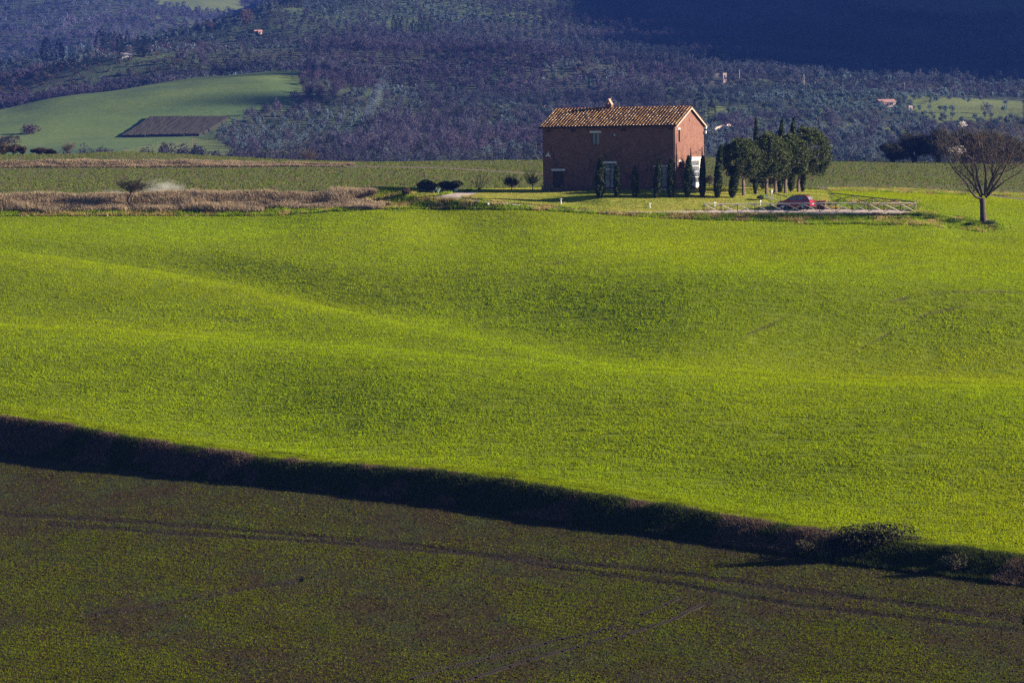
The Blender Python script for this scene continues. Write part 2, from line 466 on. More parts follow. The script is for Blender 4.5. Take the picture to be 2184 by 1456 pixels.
SOIL = (.085, .058, .042)
GM = {
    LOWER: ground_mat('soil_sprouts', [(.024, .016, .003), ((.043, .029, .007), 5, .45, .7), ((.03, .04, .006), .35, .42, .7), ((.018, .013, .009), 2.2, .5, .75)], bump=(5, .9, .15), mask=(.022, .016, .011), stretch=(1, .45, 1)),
    BANK: ground_mat('bank_earth', [(.035, .027, .018), ((.09, .065, .045), 1.2, .45, .7), ((.02, .035, .008), .7, .5, .7)], bump=(3, 1, .3)),
    WHEAT: ground_mat('crop_ground', [(.15, .19, .006), ((.20, .24, .006), 3.0, .4, .7), ((.12, .17, .006), .2, .45, .75), ((.07, .09, .01), 9, .55, .8)], bump=(7, .8, .12), mask=(.08, .07, .025)),
    VERGE: ground_mat('rough_grass_ground', [(.07, .10, .015), ((.14, .11, .045), .8, .45, .7), ((.04, .06, .012), 2.5, .5, .75)], bump=(4, .9, .2)),
    DRIVE: ground_mat('gravel', [(.40, .32, .29), ((.50, .41, .37), 3, .4, .7), ((.25, .22, .16), .6, .55, .75)], bump=(14, .5, .05)),
    LAWN: ground_mat('lawn_ground', [(.20, .22, .025), ((.32, .28, .06), .5, .42, .68), ((.13, .16, .02), 1.7, .5, .75)], bump=(6, .7, .1)),
    MEADOW: ground_mat('young_crop_ground', [(.085, .10, .028), ((.12, .085, .055), .22, .45, .65), ((.06, .085, .015), 3, .45, .75)], bump=(4, .9, .15)),
    DRY: ground_mat('dry_grass_ground', [(.20, .145, .085), ((.08, .07, .03), 1.2, .45, .7)], bump=(3, 1, .3)),
    TRACK: ground_mat('dirt_track', [(.16, .12, .10), ((.08, .07, .05), .7, .5, .7)], bump=(6, .6, .1)),
}
GN = {LOWER: 'ploughed_field', BANK: 'ditch_bank', WHEAT: 'green_field', VERGE: 'rough_verge', DRIVE: 'driveway', LAWN: 'lawn', MEADOW: 'meadow', DRY: 'dry_grass_bank', TRACK: 'dirt_track'}
nr, nc = X.shape
idx = np.arange(nr * nc).reshape(nr, nc)
quads = np.stack([idx[:-1, :-1], idx[:-1, 1:], idx[1:, 1:], idx[1:, :-1]], -1)
VV = np.stack([X, Y, Z], -1).reshape(-1, 3)
smf = SM.ravel()
for c in range(9):
    q = quads[cls == c]
    if not len(q): continue
    u, inv = np.unique(q.ravel(), return_inverse=True)
    col = np.zeros((len(u), 3)); col[:, 0] = smf[u]
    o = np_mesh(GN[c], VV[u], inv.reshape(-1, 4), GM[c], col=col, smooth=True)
    tag(o, kind='structure')

# ------------------------------------------------------------------ grasses: stuff that nobody could count
def sample(classes, n, power=1.0, pxlim=(-500, 2700), extra=None, seed=1):
    g = np.random.default_rng(seed)
    m = np.isin(cls, classes) & (fx > pxlim[0]) & (fx < pxlim[1]) & (fy < 1540)
    if extra is not None: m &= extra
    r, c = np.nonzero(m)
    P = lambda a, b: np.stack([X[a, b], Y[a, b], Z[a, b]], -1)
    e1 = P(r, c + 1) - P(r, c); e2 = P(r + 1, c) - P(r, c)
    area = np.linalg.norm(np.cross(e1, e2), axis=1)
    wgt = area / Y[r, c] ** power
    k = g.choice(len(r), n, p=wgt / wgt.sum())
    u, v = g.random(n)[:, None], g.random(n)[:, None]
    p = P(r[k], c[k]) + e1[k] * u + e2[k] * v
    px, py = project(p)
    return p, px, py

def tufts(p, h, wd, lean, col, seed=0, nb=3, jit=.25):
    """each tuft = nb thin upright triangles."""
    g = np.random.default_rng(seed); n = len(p)
    out = []
    h = np.asarray(h) * np.ones(n)
    for b in range(nb):
        ang = g.uniform(0, math.pi, n); r = wd * g.uniform(.5, 1.2, n)
        ax = np.stack([np.cos(ang), np.sin(ang), np.zeros(n)], 1) * r[:, None] * .5
        off = g.normal(size=(n, 3)) * [wd * .5, wd * .5, 0]
        tip = np.stack([g.normal(0, lean, n), g.normal(0, lean, n), g.uniform(.6, 1.3, n)], 1) * h[:, None]
        base = p + off - [0, 0, .02]
        out.append(np.stack([base - ax, base + ax, base + tip], 1))
    V = np.concatenate(out, 1).reshape(-1, 3)
    Fq = np.arange(n * nb * 3).reshape(-1, 3)
    c = np.asarray(col) * np.ones((n, 3))
    c = c * (1 + jit * g.uniform(-1, 1, (n, 1))) * (1 + jit * .3 * g.uniform(-1, 1, (n, 3)))
    return V, Fq, np.repeat(np.clip(c, 0, 1), nb * 3, 0)

M_grass = mk('grass_blades', (1, 1, 1), .8, attr=True, transl=.45, spec=.0)
M_dry = mk('dry_stalks', (1, 1, 1), .8, attr=True, transl=.3, spec=.1)
WG = np.array([.230, .290, .001])
def add_stuff(name, label, parts, mat, cat_='grass'):
    V, Fq, c = cat(parts)
    return tag(np_mesh(name, V, Fq, mat, col=c), label, cat_, kind='stuff')

p, px, py = sample([WHEAT], 1120000, 1.5, seed=2)
keep = (np.random.default_rng(5).random(len(p)) > soilmask(px, py) * .85)
big = fbm(p[:, 0], p[:, 1], 14, 21, 3); fine = fbm(p[:, 0], p[:, 1], 1.3, 22, 2)
rowc = (p[:, 1] * .93 + p[:, 0] * .37 + 2.5 * fbm(p[:, 0], p[:, 1], 40, 44, 2)) / 1.7
keep &= fine + np.random.default_rng(8).random(len(p)) * .5 + .17 * np.sin(rowc * 2 * np.pi) > .48
p, big, fine = p[keep], big[keep], fine[keep]
colw = WG * (.88 + .35 * (big[:, None] - .2)) * (.75 + .5 * fine[:, None])
colw[:, 0] *= .88 + .22 * fbm(p[:, 0], p[:, 1], 40, 40, 2)
add_stuff('grass', 'bright green young crop covering the rolling field', [tufts(p, .10 + .06 * fine, .095, .45, colw, 3, nb=2, jit=.17)], M_grass)
p, px, py = sample([LOWER], 265000, 1.3, seed=4)
pat = fbm(p[:, 0] + p[:, 1] * .15, p[:, 1] * .30, 5, 23, 4); gr = np.random.default_rng(6).random(len(p))
edge = np.clip((py - np.interp(px, [k[0] for k in TOE], [k[1] for k in TOE])) / 120, 0, 1)
rowc = (p[:, 1] * .72 + p[:, 0] * .69 + 1.2 * fbm(p[:, 0], p[:, 1], 25, 48, 2)) / .95
keep = (gr < np.clip((pat - .28) * 2.6, .12, 1) * (.25 + .75 * edge) * (.8 + .45 * np.sin(rowc * 2 * np.pi))) & (np.random.default_rng(5).random(len(p)) > soilmask(px, py) * .9)
p = p[keep]
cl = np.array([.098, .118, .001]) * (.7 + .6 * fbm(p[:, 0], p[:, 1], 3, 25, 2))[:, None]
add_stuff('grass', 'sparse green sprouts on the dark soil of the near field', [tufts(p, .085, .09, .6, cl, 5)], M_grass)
# soil clods catch the low sun
p, px, py = sample([LOWER], 118000, 1.3, seed=14)
V, Fq, c = leaves(p + [0, 0, .01], .10, 15, (.034, .023, .007), .35)
add_stuff('clods', 'small lumps of brown soil over the near field', [(V, Fq, c)], mk('clod', (1, 1, 1), .95, attr=True, spec=.1), 'soil')
# bank of the ditch: withered grass
p, px, py = sample([BANK], 60000, 1, seed=6)
t = np.interp(px, [k[0] for k in TOP], [k[1] for k in TOP]); b_ = np.interp(px, [k[0] for k in TOE], [k[1] for k in TOE])
u = (py - t) / (b_ - t)
mixc = np.where((fbm(p[:, 0], p[:, 1], 3, 27, 3) > .5)[:, None], np.array([.12, .085, .055]), np.array([.05, .065, .012]))
add_stuff('dry_grass', 'withered brown and green grass hanging on the ditch bank', [tufts(p, .28, .08, .7, mixc, 7)], M_dry)
e_ = (fk == 4) & (cls == WHEAT)
p, px, py = sample([WHEAT], 45000, 1, extra=e_, seed=8)
add_stuff('grass', 'taller green grass along the lip of the ditch bank', [tufts(p, .10 + .16 * fbm(p[:, 0], p[:, 1], 1.2, 47, 2), .09, .6, WG * (.35 + .8 * fbm(p[:, 0], p[:, 1], .9, 46, 2))[:, None], 9, jit=.4)], M_grass)
p, px, py = sample([VERGE], 60000, 1, seed=9)
n1 = fbm(p[:, 0], p[:, 1], 3.5, 28, 3)
cv = np.where((fbm(p[:, 0], p[:, 1], 1.6, 35, 3) > .54)[:, None], np.array([.34, .27, .09]), np.array([.20, .27, .015])) * (.45 + 1.1 * fbm(p[:, 0], p[:, 1], 1, 29, 2))[:, None]
add_stuff('grass', 'rough tufted grass along the verge of the driveway', [tufts(p, .16 + .28 * n1, .12, .6, cv, 10)], M_grass)
p, px, py = sample([LAWN], 40000, 1, seed=10)
n1 = fbm(p[:, 0], p[:, 1], 5, 30, 3)
cv = np.where((n1 > .5)[:, None], np.array([.36, .33, .06]), np.array([.20, .25, .02]))
add_stuff('grass', 'short mown grass of the lawn around the farmhouse', [tufts(p, .07, .12, .5, cv, 11)], M_grass)
p, px, py = sample([MEADOW], 145000, 1, seed=12)
n1 = fbm(p[:, 0], p[:, 1], 12, 32, 4)
keep = np.random.default_rng(3).random(len(p)) < .35 + n1
p = p[keep]; n1 = n1[keep]
cv = np.where((np.random.default_rng(4).random(len(p)) < .25)[:, None], np.array([.15, .11, .06]), np.array([.10, .135, .02]))
add_stuff('grass', 'olive green young crop of the flat fields behind the farmhouse', [tufts(p, .22, .22, .5, cv, 13, nb=2)], M_grass)
p, px, py = sample([DRY], 75000, 1, seed=16)
kp = ~((px > 268) & (px < 286) & (py > 420) & (np.random.default_rng(9).random(len(p)) < .8)); kp &= np.random.default_rng(19).random(len(p)) < .35 + fbm(p[:, 0], p[:, 1] * 2, 7, 37, 3); p, px, py = p[kp], px[kp], py[kp]
n1 = fbm(p[:, 0], p[:, 1] * 2, 3, 33, 3)
cv = np.array([.31, .235, .155]) * (.55 + .9 * n1)[:, None]
add_stuff('dry_grass', 'tall dry brown grass on the field banks at left', [tufts(p, (.15 + .75 * n1 * (.4 + 1.1 * fbm(p[:, 0], p[:, 1], 6, 38, 3))) * np.where(p[:, 1] > 550, .9, 1.0), .13, .5, cv, 17)], M_dry)
# ================================================================== THE HILLS BEYOND
FC = np.linspace(-.20, .20, 420)
def fl(kn): return line(kn, FC)
K2 = [(-700, 300, 1400), (0, 305, 1400), (560, 305, 1400), (2184, 300, 1400), (2900, 300, 1400)]
K3 = [(-700, 290, 1560), (0, 222, 1650), (100, 203, 1650), (200, 187, 1660), (350, 165, 1680), (560, 146, 1700), (660, 143, 1720), (900, 200, 1680), (1300, 205, 1700), (1800, 205, 1740), (2184, 208, 1760), (2900, 200, 1760)]
K3b = [(x, y + (6 if x < 700 else -10), d + 70) for x, y, d in K3]
K4 = [(-700, 240, 1900), (0, 205, 1860), (300, 152, 1880), (600, 130, 1900), (900, 160, 1860), (1500, 165, 1900), (2184, 175, 1960), (2900, 170, 1960)]
K5 = [(-700, 170, 2250), (0, 128, 2250), (100, 120, 2260), (250, 98, 2280), (400, 72, 2320), (500, 42, 2350), (620, -2, 2400), (900, 10, 2350), (1500, 40, 2400), (2184, 70, 2450), (2900, 60, 2450)]
K6 = [(-700, 260, 2650), (0, 230, 2650), (400, 140, 2700), (620, -8, 2650), (800, -60, 2700), (1500, -50, 2750), (2184, 0, 2800), (2900, 0, 2800)]
K7 = [(-700, 180, 3300), (0, 125, 3300), (300, 90, 3300), (620, 75, 3300), (900, -60, 3000), (2184, -120, 3200), (2900, -120, 3200)]
K8 = [(-700, 60, 3800), (0, 20, 3800), (300, 32, 3700), (480, 62, 3600), (640, 70, 3600), (900, -90, 3400), (2184, -150, 3500), (2900, -150, 3500)]
K9 = [(-700, -150, 4700), (0, -120, 4700), (640, -110, 4700), (2184, -200, 4200), (2900, -200, 4200)]
far = [(np.full(len(FC), 760.), np.full(len(FC), CAMZ - 22.)), (np.full(len(FC), 900.), np.full(len(FC), CAMZ - 34.)), (np.full(len(FC), 1120.), np.full(len(FC), CAMZ - 20.)),
       fl([(-700, 345, 1250), (0, 345, 1250), (2184, 345, 1250), (2900, 345, 1250)]), fl(K2), fl(K3), fl(K3b), fl(K4), fl(K5), fl(K6), fl(K7), fl(K8), fl(K9)]
FD = np.array([f[0] for f in far]); FZ = np.array([f[1] for f in far])
for k in range(1, len(FD)): FD[k] = np.maximum(FD[k], FD[k - 1] + 5)
FX, FY, FZZ, FKR = grid(FD, FZ, FC, [4, 8, 10, 26, 50, 8, 22, 44, 24, 24, 22, 34])
FZZ = FZZ + ((fbm(FX, FY, 190, 51, 4) - .5) * 26 + (fbm(FX, FY, 70, 55, 3) - .5) * 9 * np.clip((FY - 1720) / 100, .25, 1)) * np.clip((FY - 1250) / 400, 0, 1) * np.clip((FY - 1250) / 600, .2, 1)
FPX, FPY = project(np.stack([FX, FY, FZZ], -1))

def fgz(x, y):
    x = np.atleast_1d(np.asarray(x, float)); y = np.atleast_1d(np.asarray(y, float)); a = x / y
    c = np.clip((a - FC[0]) / (FC[1] - FC[0]), 0, len(FC) - 1.001); i = c.astype(int); f = c - i
    out = np.empty(len(x))
    for col_ in np.unique(i):
        m = i == col_
        out[m] = np.interp(y[m], FY[:, col_], FZZ[:, col_]) * (1 - f[m]) + np.interp(y[m], FY[:, col_ + 1], FZZ[:, col_ + 1]) * f[m]
    return out

def far_at(px, py, dmin=1150, dmax=4500):
    a, e = rays(px, py); a = float(a); e = float(e)
    d = np.arange(dmin, dmax, 1.0); z = fgz(a * d, d)
    hit = np.nonzero(CAMZ + e * d <= z)[0]
    k = hit[0] if len(hit) else int(np.argmin(np.abs(CAMZ + e * d - z)))
    return Vector((a * d[k], d[k], z[k]))

FIELD_A = [(-900, 300), (0, 222), (100, 205), (200, 189), (300, 172), (400, 161), (560, 147), (642, 143), (640, 200), (622, 236), (560, 234), (480, 268), (455, 292), (480, 310), (520, 326), (545, 350), (-900, 360)]
VINE = [(258, 294), (322, 252), (488, 252), (456, 288), (420, 291)]
FIELD_B = [(210, 334), (300, 312), (400, 298), (458, 292), (480, 310), (525, 328), (545, 350), (180, 350)]
FIELD_C = [(560, 335), (640, 315), (700, 305), (745, 296), (700, 318), (610, 345), (540, 350)]
BARE = [[(180, 12), (330, 38), (440, 64), (400, 58), (240, 20)], [(300, -20), (500, -20), (520, 22), (480, 30), (340, 10)]]
GREENS = [[(1500, 240), (1530, 225), (1560, 235), (1510, 262)], [(1750, 268), (1830, 262), (1840, 272), (1770, 276)], [(1700, 232), (1780, 233), (1760, 240)],
          [(1930, 205), (2184, 215), (2184, 262), (2000, 262), (1950, 235)], [(1880, 272), (1960, 270), (1950, 284), (1890, 284)], [(2100, 285), (2184, 285), (2184, 305), (2120, 300)]]
fpx = (FPX[:-1, :-1] + FPX[1:, 1:]) / 2; fpy = (FPY[:-1, :-1] + FPY[1:, 1:]) / 2
fwx = (FX[:-1, :-1] + FX[1:, 1:]) / 2; fwy = (FY[:-1, :-1] + FY[1:, 1:]) / 2
fkk = np.repeat(FKR[:-1, None], fpx.shape[1], 1)
fcl = np.zeros(fpx.shape, int)                                       # 0 hillside, 1 far field, 2 pasture, 3 vineyard soil
fcl[inpoly(fpx, fpy, FIELD_A) & (fwy < 1760) & (fkk < 5)] = 1
fcl[inpoly(fpx, fpy, FIELD_B) & (fwy < 1500)] = 2
fcl[inpoly(fpx, fpy, FIELD_C) & (fwy < 1500)] = 2
fcl[inpoly(fpx, fpy, VINE) & (fwy < 1700)] = 3
for b in BARE: fcl[inpoly(fpx, fpy, b) & (fwy > 2700)] = 2
for b in GREENS: fcl[inpoly(fpx, fpy, b) & (fwy < 2300)] = 2
FM = [ground_mat('hillside_ground', [(.048, .052, .042), ((.058, .084, .042), .012, .42, .58), ((.07, .065, .055), .03, .5, .7), ((.035, .035, .03), .12, .5, .7)], bump=(.3, 1, 2)),
      ground_mat('far_field_ground', [(.085, .135, .045), ((.125, .17, .045), .006, .4, .62), ((.055, .10, .045), .014, .48, .68), ((.085, .13, .03), .3, .5, .7)], bump=(.25, .35, .8)),
      ground_mat('pasture_ground', [(.11, .14, .045), ((.14, .16, .055), .02, .45, .65)], bump=(.3, .5, 1)),
      ground_mat('vineyard_soil', [(.07, .095, .055), ((.07, .095, .05), .08, .45, .65)], bump=(.4, .6, .6))]
FN = ['hillside', 'far_field', 'pasture', 'vineyard_ground']
fi = np.arange(FX.size).reshape(FX.shape)
fq = np.stack([fi[:-1, :-1], fi[:-1, 1:], fi[1:, 1:], fi[1:, :-1]], -1)
FV = np.stack([FX, FY, FZZ], -1).reshape(-1, 3)
for c in range(4):
    q = fq[fcl == c]
    u, inv = np.unique(q.ravel(), return_inverse=True)
    tag(np_mesh(FN[c], FV[u], inv.reshape(-1, 4), FM[c], smooth=True), kind='structure')

# ------------------------------------------------------------------ trees on the hills
M_olive = mk('olive_leaves', (1, 1, 1), .7, attr=True, transl=.35, spec=.1)
M_wood = mk('bare_wood_twigs', (1, 1, 1), .85, attr=True, transl=.35, spec=.1)
M_bark = mk('bark', (.11, .085, .065), .9, noise=(3, (.06, .045, .035), .45, .65), bump=(8, .6, .05))
M_cyp = mk('cypress_leaves', (1, 1, 1), .75, attr=True, transl=.12, spec=.15)

def blob(n, r, h, seed, k=7):
    """points through an uneven crown made of k lumps; base at 0."""
    g = np.random.default_rng(seed)
    cc = g.normal(size=(k, 3)); cc /= np.linalg.norm(cc, axis=1, keepdims=True)
    cc *= g.uniform(.35, .65, (k, 1)); cr = g.uniform(.35, .55, k)
    w_ = g.integers(0, k, n); d = g.normal(size=(n, 3)); d /= np.linalg.norm(d, axis=1, keepdims=True)
    p = cc[w_] + d * cr[w_][:, None] * g.uniform(.7, 1.05, (n, 1))
    return p * [r, r, h * .5] + [0, 0, h * .55]

def crown_arrays(kind, n, seed):
    g = np.random.default_rng(seed)
    if kind == 'olive':
        p = blob(n, 2.1, 3.9, seed); p[:, 2] += .3
        return leaves(p, .8 * (90 / n) ** .5, seed, (.090, .118, .130), .2, aspect=1.2)
    if kind == 'wood':
        p = blob(n, 3.6, 7.5, seed, 9)
        V, Fq, c = leaves(p, 1.0 * (90 / n) ** .5, seed, (.062, .058, .080), .2, aspect=1.5, tri=True, up=.3)
        return V, Fq, c
    if kind == 'scrub':
        p = blob(n, 2.6, 3.4, seed, 8)
        return leaves(p, .8 * (90 / n) ** .5, seed, (.065, .062, .045), .2, aspect=1.3, tri=True)
    if kind == 'cypress':
        t = g.random(n); hh = t * 1.0
        rr = np.sin(np.clip(hh * .93 + .07, 0, 1) ** .75 * math.pi) ** .7
        a = g.uniform(0, 2 * math.pi, n); q = g.uniform(.75, 1.05, n)
        p = np.stack([np.cos(a) * rr * q, np.sin(a) * rr * q, hh * 12 + .4], 1)
        p[:, :2] *= 1.3
        return leaves(p, 1.1 * (90 / n) ** .5, seed, (.014, .02, .015), .3, aspect=1.6)

def zone(px, py, d):
    """share of olives, woods and scrub on the hillside, seen from the photograph's land use."""
    o = np.full(px.shape, .12); wd = np.full(px.shape, .55); sc = np.full(px.shape, .25)
    def put(poly, a, b, c, extra=None):
        m = inpoly(px, py, poly)
        if extra is not None: m &= extra
        o[m], wd[m], sc[m] = a, b, c
    put([(-700, 260), (0, 210), (640, 142), (640, 118), (200, 128), (0, 165), (-700, 210)], .05, .3, .5)
    put([(-700, 230), (0, 175), (100, 150), (300, 125), (640, 115), (760, 60), (1150, 60), (1150, -40), (620, -40), (500, 30), (400, 60), (250, 90), (0, 120), (-700, 160)], .72, .06, .12)
    put([(460, 300), (480, 260), (620, 240), (760, 195), (1010, 185), (1000, 215), (820, 250), (760, 300), (600, 330), (500, 330)], .85, .06, .05)
    put([(640, 160), (1100, 140), (1080, 180), (760, 195), (640, 235)], .15, .65, .15)
    put([(880, 175), (1100, 150), (1300, 100), (1420, 130), (1450, 200), (1150, 230), (900, 230)], .35, .45, .15)
    put([(1480, 170), (1560, 155), (2300, 190), (2300, 345), (1480, 345)], .68, .05, .03)
    put([(1000, 60), (1400, 60), (1500, 165), (2300, 190), (2300, -100), (1000, -100)], .12, .50, .14)
    put([(1940, 212), (2300, 215), (2300, 262), (1990, 265)], .30, .02, .02)
    put([(-900, 130), (0, 130), (400, 75), (620, 75), (620, -300), (-900, -300)], 0, .9, .1, d > 2650)
    return o, wd, sc

Z4 = [(340, 445, 305, 75), (320, 442, 330, 40), (430, 430, 308, 48), (450, 430, 330, 30), (725, 385, 248, 58), (755, 375, 252, 24), (772, 375, 258, 20), (788, 372, 268, 18), (800, 372, 262, 18), (820, 372, 280, 18), (835, 372, 252, 24), (850, 372, 288, 18),
      (875, 402, 275, 42), (885, 380, 280, 20), (905, 345, 288, 20), (916, 340, 275, 16), (929, 340, 242, 28), (1005, 405, 286, 26), (1062, 415, 308, 46), (1030, 412, 360, 50), (525, 385, 320, 20), (505, 382, 336, 18), (648, 345, 294, 14), (240, 432, 362, 42),
      (2045, 50, -8, 30), (2075, 55, -10, 26), (2100, 60, -10, 30), (2130, 60, -12, 26), (2160, 64, -12, 30), (2180, 66, -12, 26)]
Z6 = [(818, 242, 132, 26), (835, 245, 160, 20), (850, 247, 136, 24), (866, 245, 165, 22), (880, 247, 142, 26), (918, 240, 158, 20), (945, 250, 180, 24), (962, 252, 158, 22), (985, 255, 178, 24), (1010, 262, 132, 24), (1025, 264, 150, 22), (1044, 267, 134, 28), (1062, 264, 180, 20), (1085, 264, 142, 28)]
ZP = [(1428, 232, 198, 16, 'dark cypress just above the roof right of the chimney'), (1459, 230, 207, 12, 'small dark cypress just above the right end of the ridge'), (1488, 250, 208, 17, 'broad dark cypress behind the right roof corner'), (1518, 260, 222, 15, 'dark cypress on the slope right of the farmhouse'),
                         (1517, 258, 224, 0, ''), (1896, 213, 193, 8, 'slim dark cypress behind the far pink roofed house'), (412, 335, 323, 10, 'small dark conifer left of the pair in the far pasture'), (426, 336, 322, 12, 'larger dark conifer of the pair in the far pasture')]
CYPX = [(x / 3.4125, y / 3.4125, t_ / 3.4125, w_ / 3.4125) for x, y, t_, w_ in Z4] + [(600 + x / 3.4125, y / 3.4125, t_ / 3.4125, w_ / 3.4125) for x, y, t_, w_ in Z6] + [q[:4] for q in ZP]
sp = 5.3
gx, gy = np.meshgrid(np.arange(-640, 640, sp), np.arange(1190, 2640, sp * 1.12))
gg = np.random.default_rng(77)
rot = .35
gx, gy = gx.ravel(), gy.ravel()
gx = gx + gg.normal(0, .9, gx.shape); gy = gy + gg.normal(0, .9, gy.shape)
m = (np.abs(gx / gy) < .150); gx, gy = gx[m], gy[m]
# the far range behind the left ridge: larger spacing, larger lumps of forest
hx, hy = np.meshgrid(np.arange(-700, -120, 11.), np.arange(2750, 4600, 17.))
hx = hx.ravel() + gg.normal(0, 3, hx.size); hy = hy.ravel() + gg.normal(0, 4, hy.size)
m = (np.abs(hx / hy) < .150); hx, hy = hx[m], hy[m]
ax_ = np.concatenate([gx, hx]); ay_ = np.concatenate([gy, hy]); az_ = fgz(ax_, ay_)
tpx, tpy = project(np.stack([ax_, ay_, az_], -1))
inf = (inpoly(tpx, tpy, FIELD_A) & (ay_ < 1755)) | (inpoly(tpx, tpy, FIELD_C) & (ay_ < 1500))
for b in BARE: inf |= inpoly(tpx, tpy, b) & (ay_ > 2700)
for b in GREENS: inf |= inpoly(tpx, tpy, b) & (ay_ < 2300) & (gg.random(len(ax_)) < .5)
inf |= (tpy < -60) | (tpy > 372)
for x_, y_, t_, w_ in CYPX: inf |= (np.abs(tpx - x_) < w_ * .5 + 4) & (tpy > t_ - 2) & (tpy < y_ + 9) & (ay_ < 2700)
# what hides behind the crest of its own slope is left out
o_, w_, s_ = zone(tpx, tpy, ay_)
glade = fbm(ax_, ay_, 60, 61, 3) > .54
r_ = gg.random(len(ax_)); r_ = np.where(glade & (w_ < .5), r_ + .35, r_)
clump = (fbm(ax_, ay_, 45, 62, 3) - .5) * np.where(o_ > .7, .7, 1.6)
o2 = np.clip(o_ + clump * (o_ * w_ > .02), 0, .95) ; w2 = np.clip(w_ - clump * (o_ * w_ > .02), 0, .95)
kind = np.where(r_ < o2, 0, np.where(r_ < o2 + w2, 1, np.where(r_ < o2 + w2 + s_, 2, -1)))
kind[inf] = -1
sel = kind >= 0
ax_, ay_, az_, tpx, tpy, kind = ax_[sel], ay_[sel], az_[sel], tpx[sel], tpy[sel], kind[sel]

# 300 olive trees that show largest are things of their own
protos = {}
def proto(kind_, n, i):
    k = (kind_, n, i)
    if k not in protos: protos[k] = crown_arrays(kind_, n, 100 + i * 7 + len(kind_) + n)
    return protos[k]
own = np.nonzero((kind == 0) & (tpx > -10) & (tpx < 2190) & (tpy < 350) & (tpy > 0))[0]
hidden = ((tpx > 1150) & (tpx < 1510) & (tpy > 225)) | ((tpx > 1540) & (tpx < 1770) & (tpy > 290)) | ((tpx > 1880) & (tpy > 285)) | (tpy > np.interp(tpx, [0, 300, 640, 1000, 1160, 1780, 2184], [332, 330, 345, 347, 345, 348, 352]))
own = own[~hidden[own]]
own = own[np.argsort(ay_[own])][:300]
isown = np.zeros(len(ax_), bool); isown[own] = True
olive_me = []
for i in range(4):
    V, Fq, c = crown_arrays('olive', 260, 400 + i)
    olive_me.append(np_mesh('crown', V, Fq, M_olive, col=c, link=False))
tr = MB().tube([(0, 0, -.4), (.08, 0, .7), (.25, .05, 1.4), (.5, .1, 2.2)], [.28, .2, .14, .08], 5).tube([(.08, 0, .7), (-.3, .1, 1.5), (-.6, 0, 2.2)], [.15, .11, .06], 5)
tr_me = tr.build('trunk', M_bark, link=False)
for j, i in enumerate(own):
    t = empty('olive_tree', (ax_[i], ay_[i], az_[i] - .1), gg.uniform(0, 6.28))
    s = gg.uniform(.65, 1.0); t.scale = (s, s, s * gg.uniform(.85, 1.15))
    tag(t, 'silvery grey olive tree in the groves on the blue hillside', 'olive tree', 'olive trees on the hillside')
    for nm, me in (('crown', olive_me[j % 4]), ('trunk', tr_me)):
        o = bpy.data.objects.new(nm, me); C.objects.link(o); o.parent = t

def scatter(ids, kname, lod):
    parts = {}
    out = []
    nvar = 5
    var = gg.integers(0, nvar, len(ids))
    near_ = ay_[ids] < 1750
    for v in range(nvar):
        for nb, n in ((True, lod[0]), (False, lod[1])):
            s_ids = ids[(var == v) & (near_ == nb)]
            if not len(s_ids): continue
            V, Fq, c = proto(kname, n, v)
            m_ = len(s_ids)
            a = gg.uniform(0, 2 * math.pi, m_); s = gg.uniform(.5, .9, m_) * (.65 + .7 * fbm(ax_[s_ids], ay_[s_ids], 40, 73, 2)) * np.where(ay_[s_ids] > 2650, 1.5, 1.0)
            ca, sa = np.cos(a) * s, np.sin(a) * s
            x = V[None, :, 0] * ca[:, None] - V[None, :, 1] * sa[:, None] + ax_[s_ids][:, None]
            y = V[None, :, 0] * sa[:, None] + V[None, :, 1] * ca[:, None] + ay_[s_ids][:, None]
            z = V[None, :, 2] * (s * gg.uniform(.8, 1.2, m_))[:, None] + az_[s_ids][:, None] - .2
            VV_ = np.stack([x, y, z], -1).reshape(-1, 3)
            FF = (Fq[None] + (np.arange(m_) * len(V))[:, None, None]).reshape(-1, Fq.shape[1])
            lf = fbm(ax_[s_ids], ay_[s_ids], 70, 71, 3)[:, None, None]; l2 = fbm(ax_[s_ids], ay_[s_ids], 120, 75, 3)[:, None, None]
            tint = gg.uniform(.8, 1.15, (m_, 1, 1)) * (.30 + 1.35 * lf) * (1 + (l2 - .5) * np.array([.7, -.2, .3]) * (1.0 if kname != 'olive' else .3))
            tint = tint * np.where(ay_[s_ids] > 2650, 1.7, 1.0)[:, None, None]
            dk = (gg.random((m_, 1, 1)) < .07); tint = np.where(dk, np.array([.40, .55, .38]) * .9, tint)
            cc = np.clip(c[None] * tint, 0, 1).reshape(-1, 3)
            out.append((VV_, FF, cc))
    return cat(out)

ids = np.nonzero((kind == 0) & ~isown)[0]
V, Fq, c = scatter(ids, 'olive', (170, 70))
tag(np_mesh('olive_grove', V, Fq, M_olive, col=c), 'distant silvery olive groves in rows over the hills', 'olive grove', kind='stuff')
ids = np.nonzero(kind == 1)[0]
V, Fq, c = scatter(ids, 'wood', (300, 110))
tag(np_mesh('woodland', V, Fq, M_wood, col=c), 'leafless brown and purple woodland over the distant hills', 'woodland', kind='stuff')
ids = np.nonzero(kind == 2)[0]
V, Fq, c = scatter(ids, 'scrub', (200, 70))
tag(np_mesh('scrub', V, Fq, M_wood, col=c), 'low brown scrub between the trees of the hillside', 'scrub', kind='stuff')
print('hill trees', len(kind), len(own), (kind == 0).sum(), (kind == 1).sum())

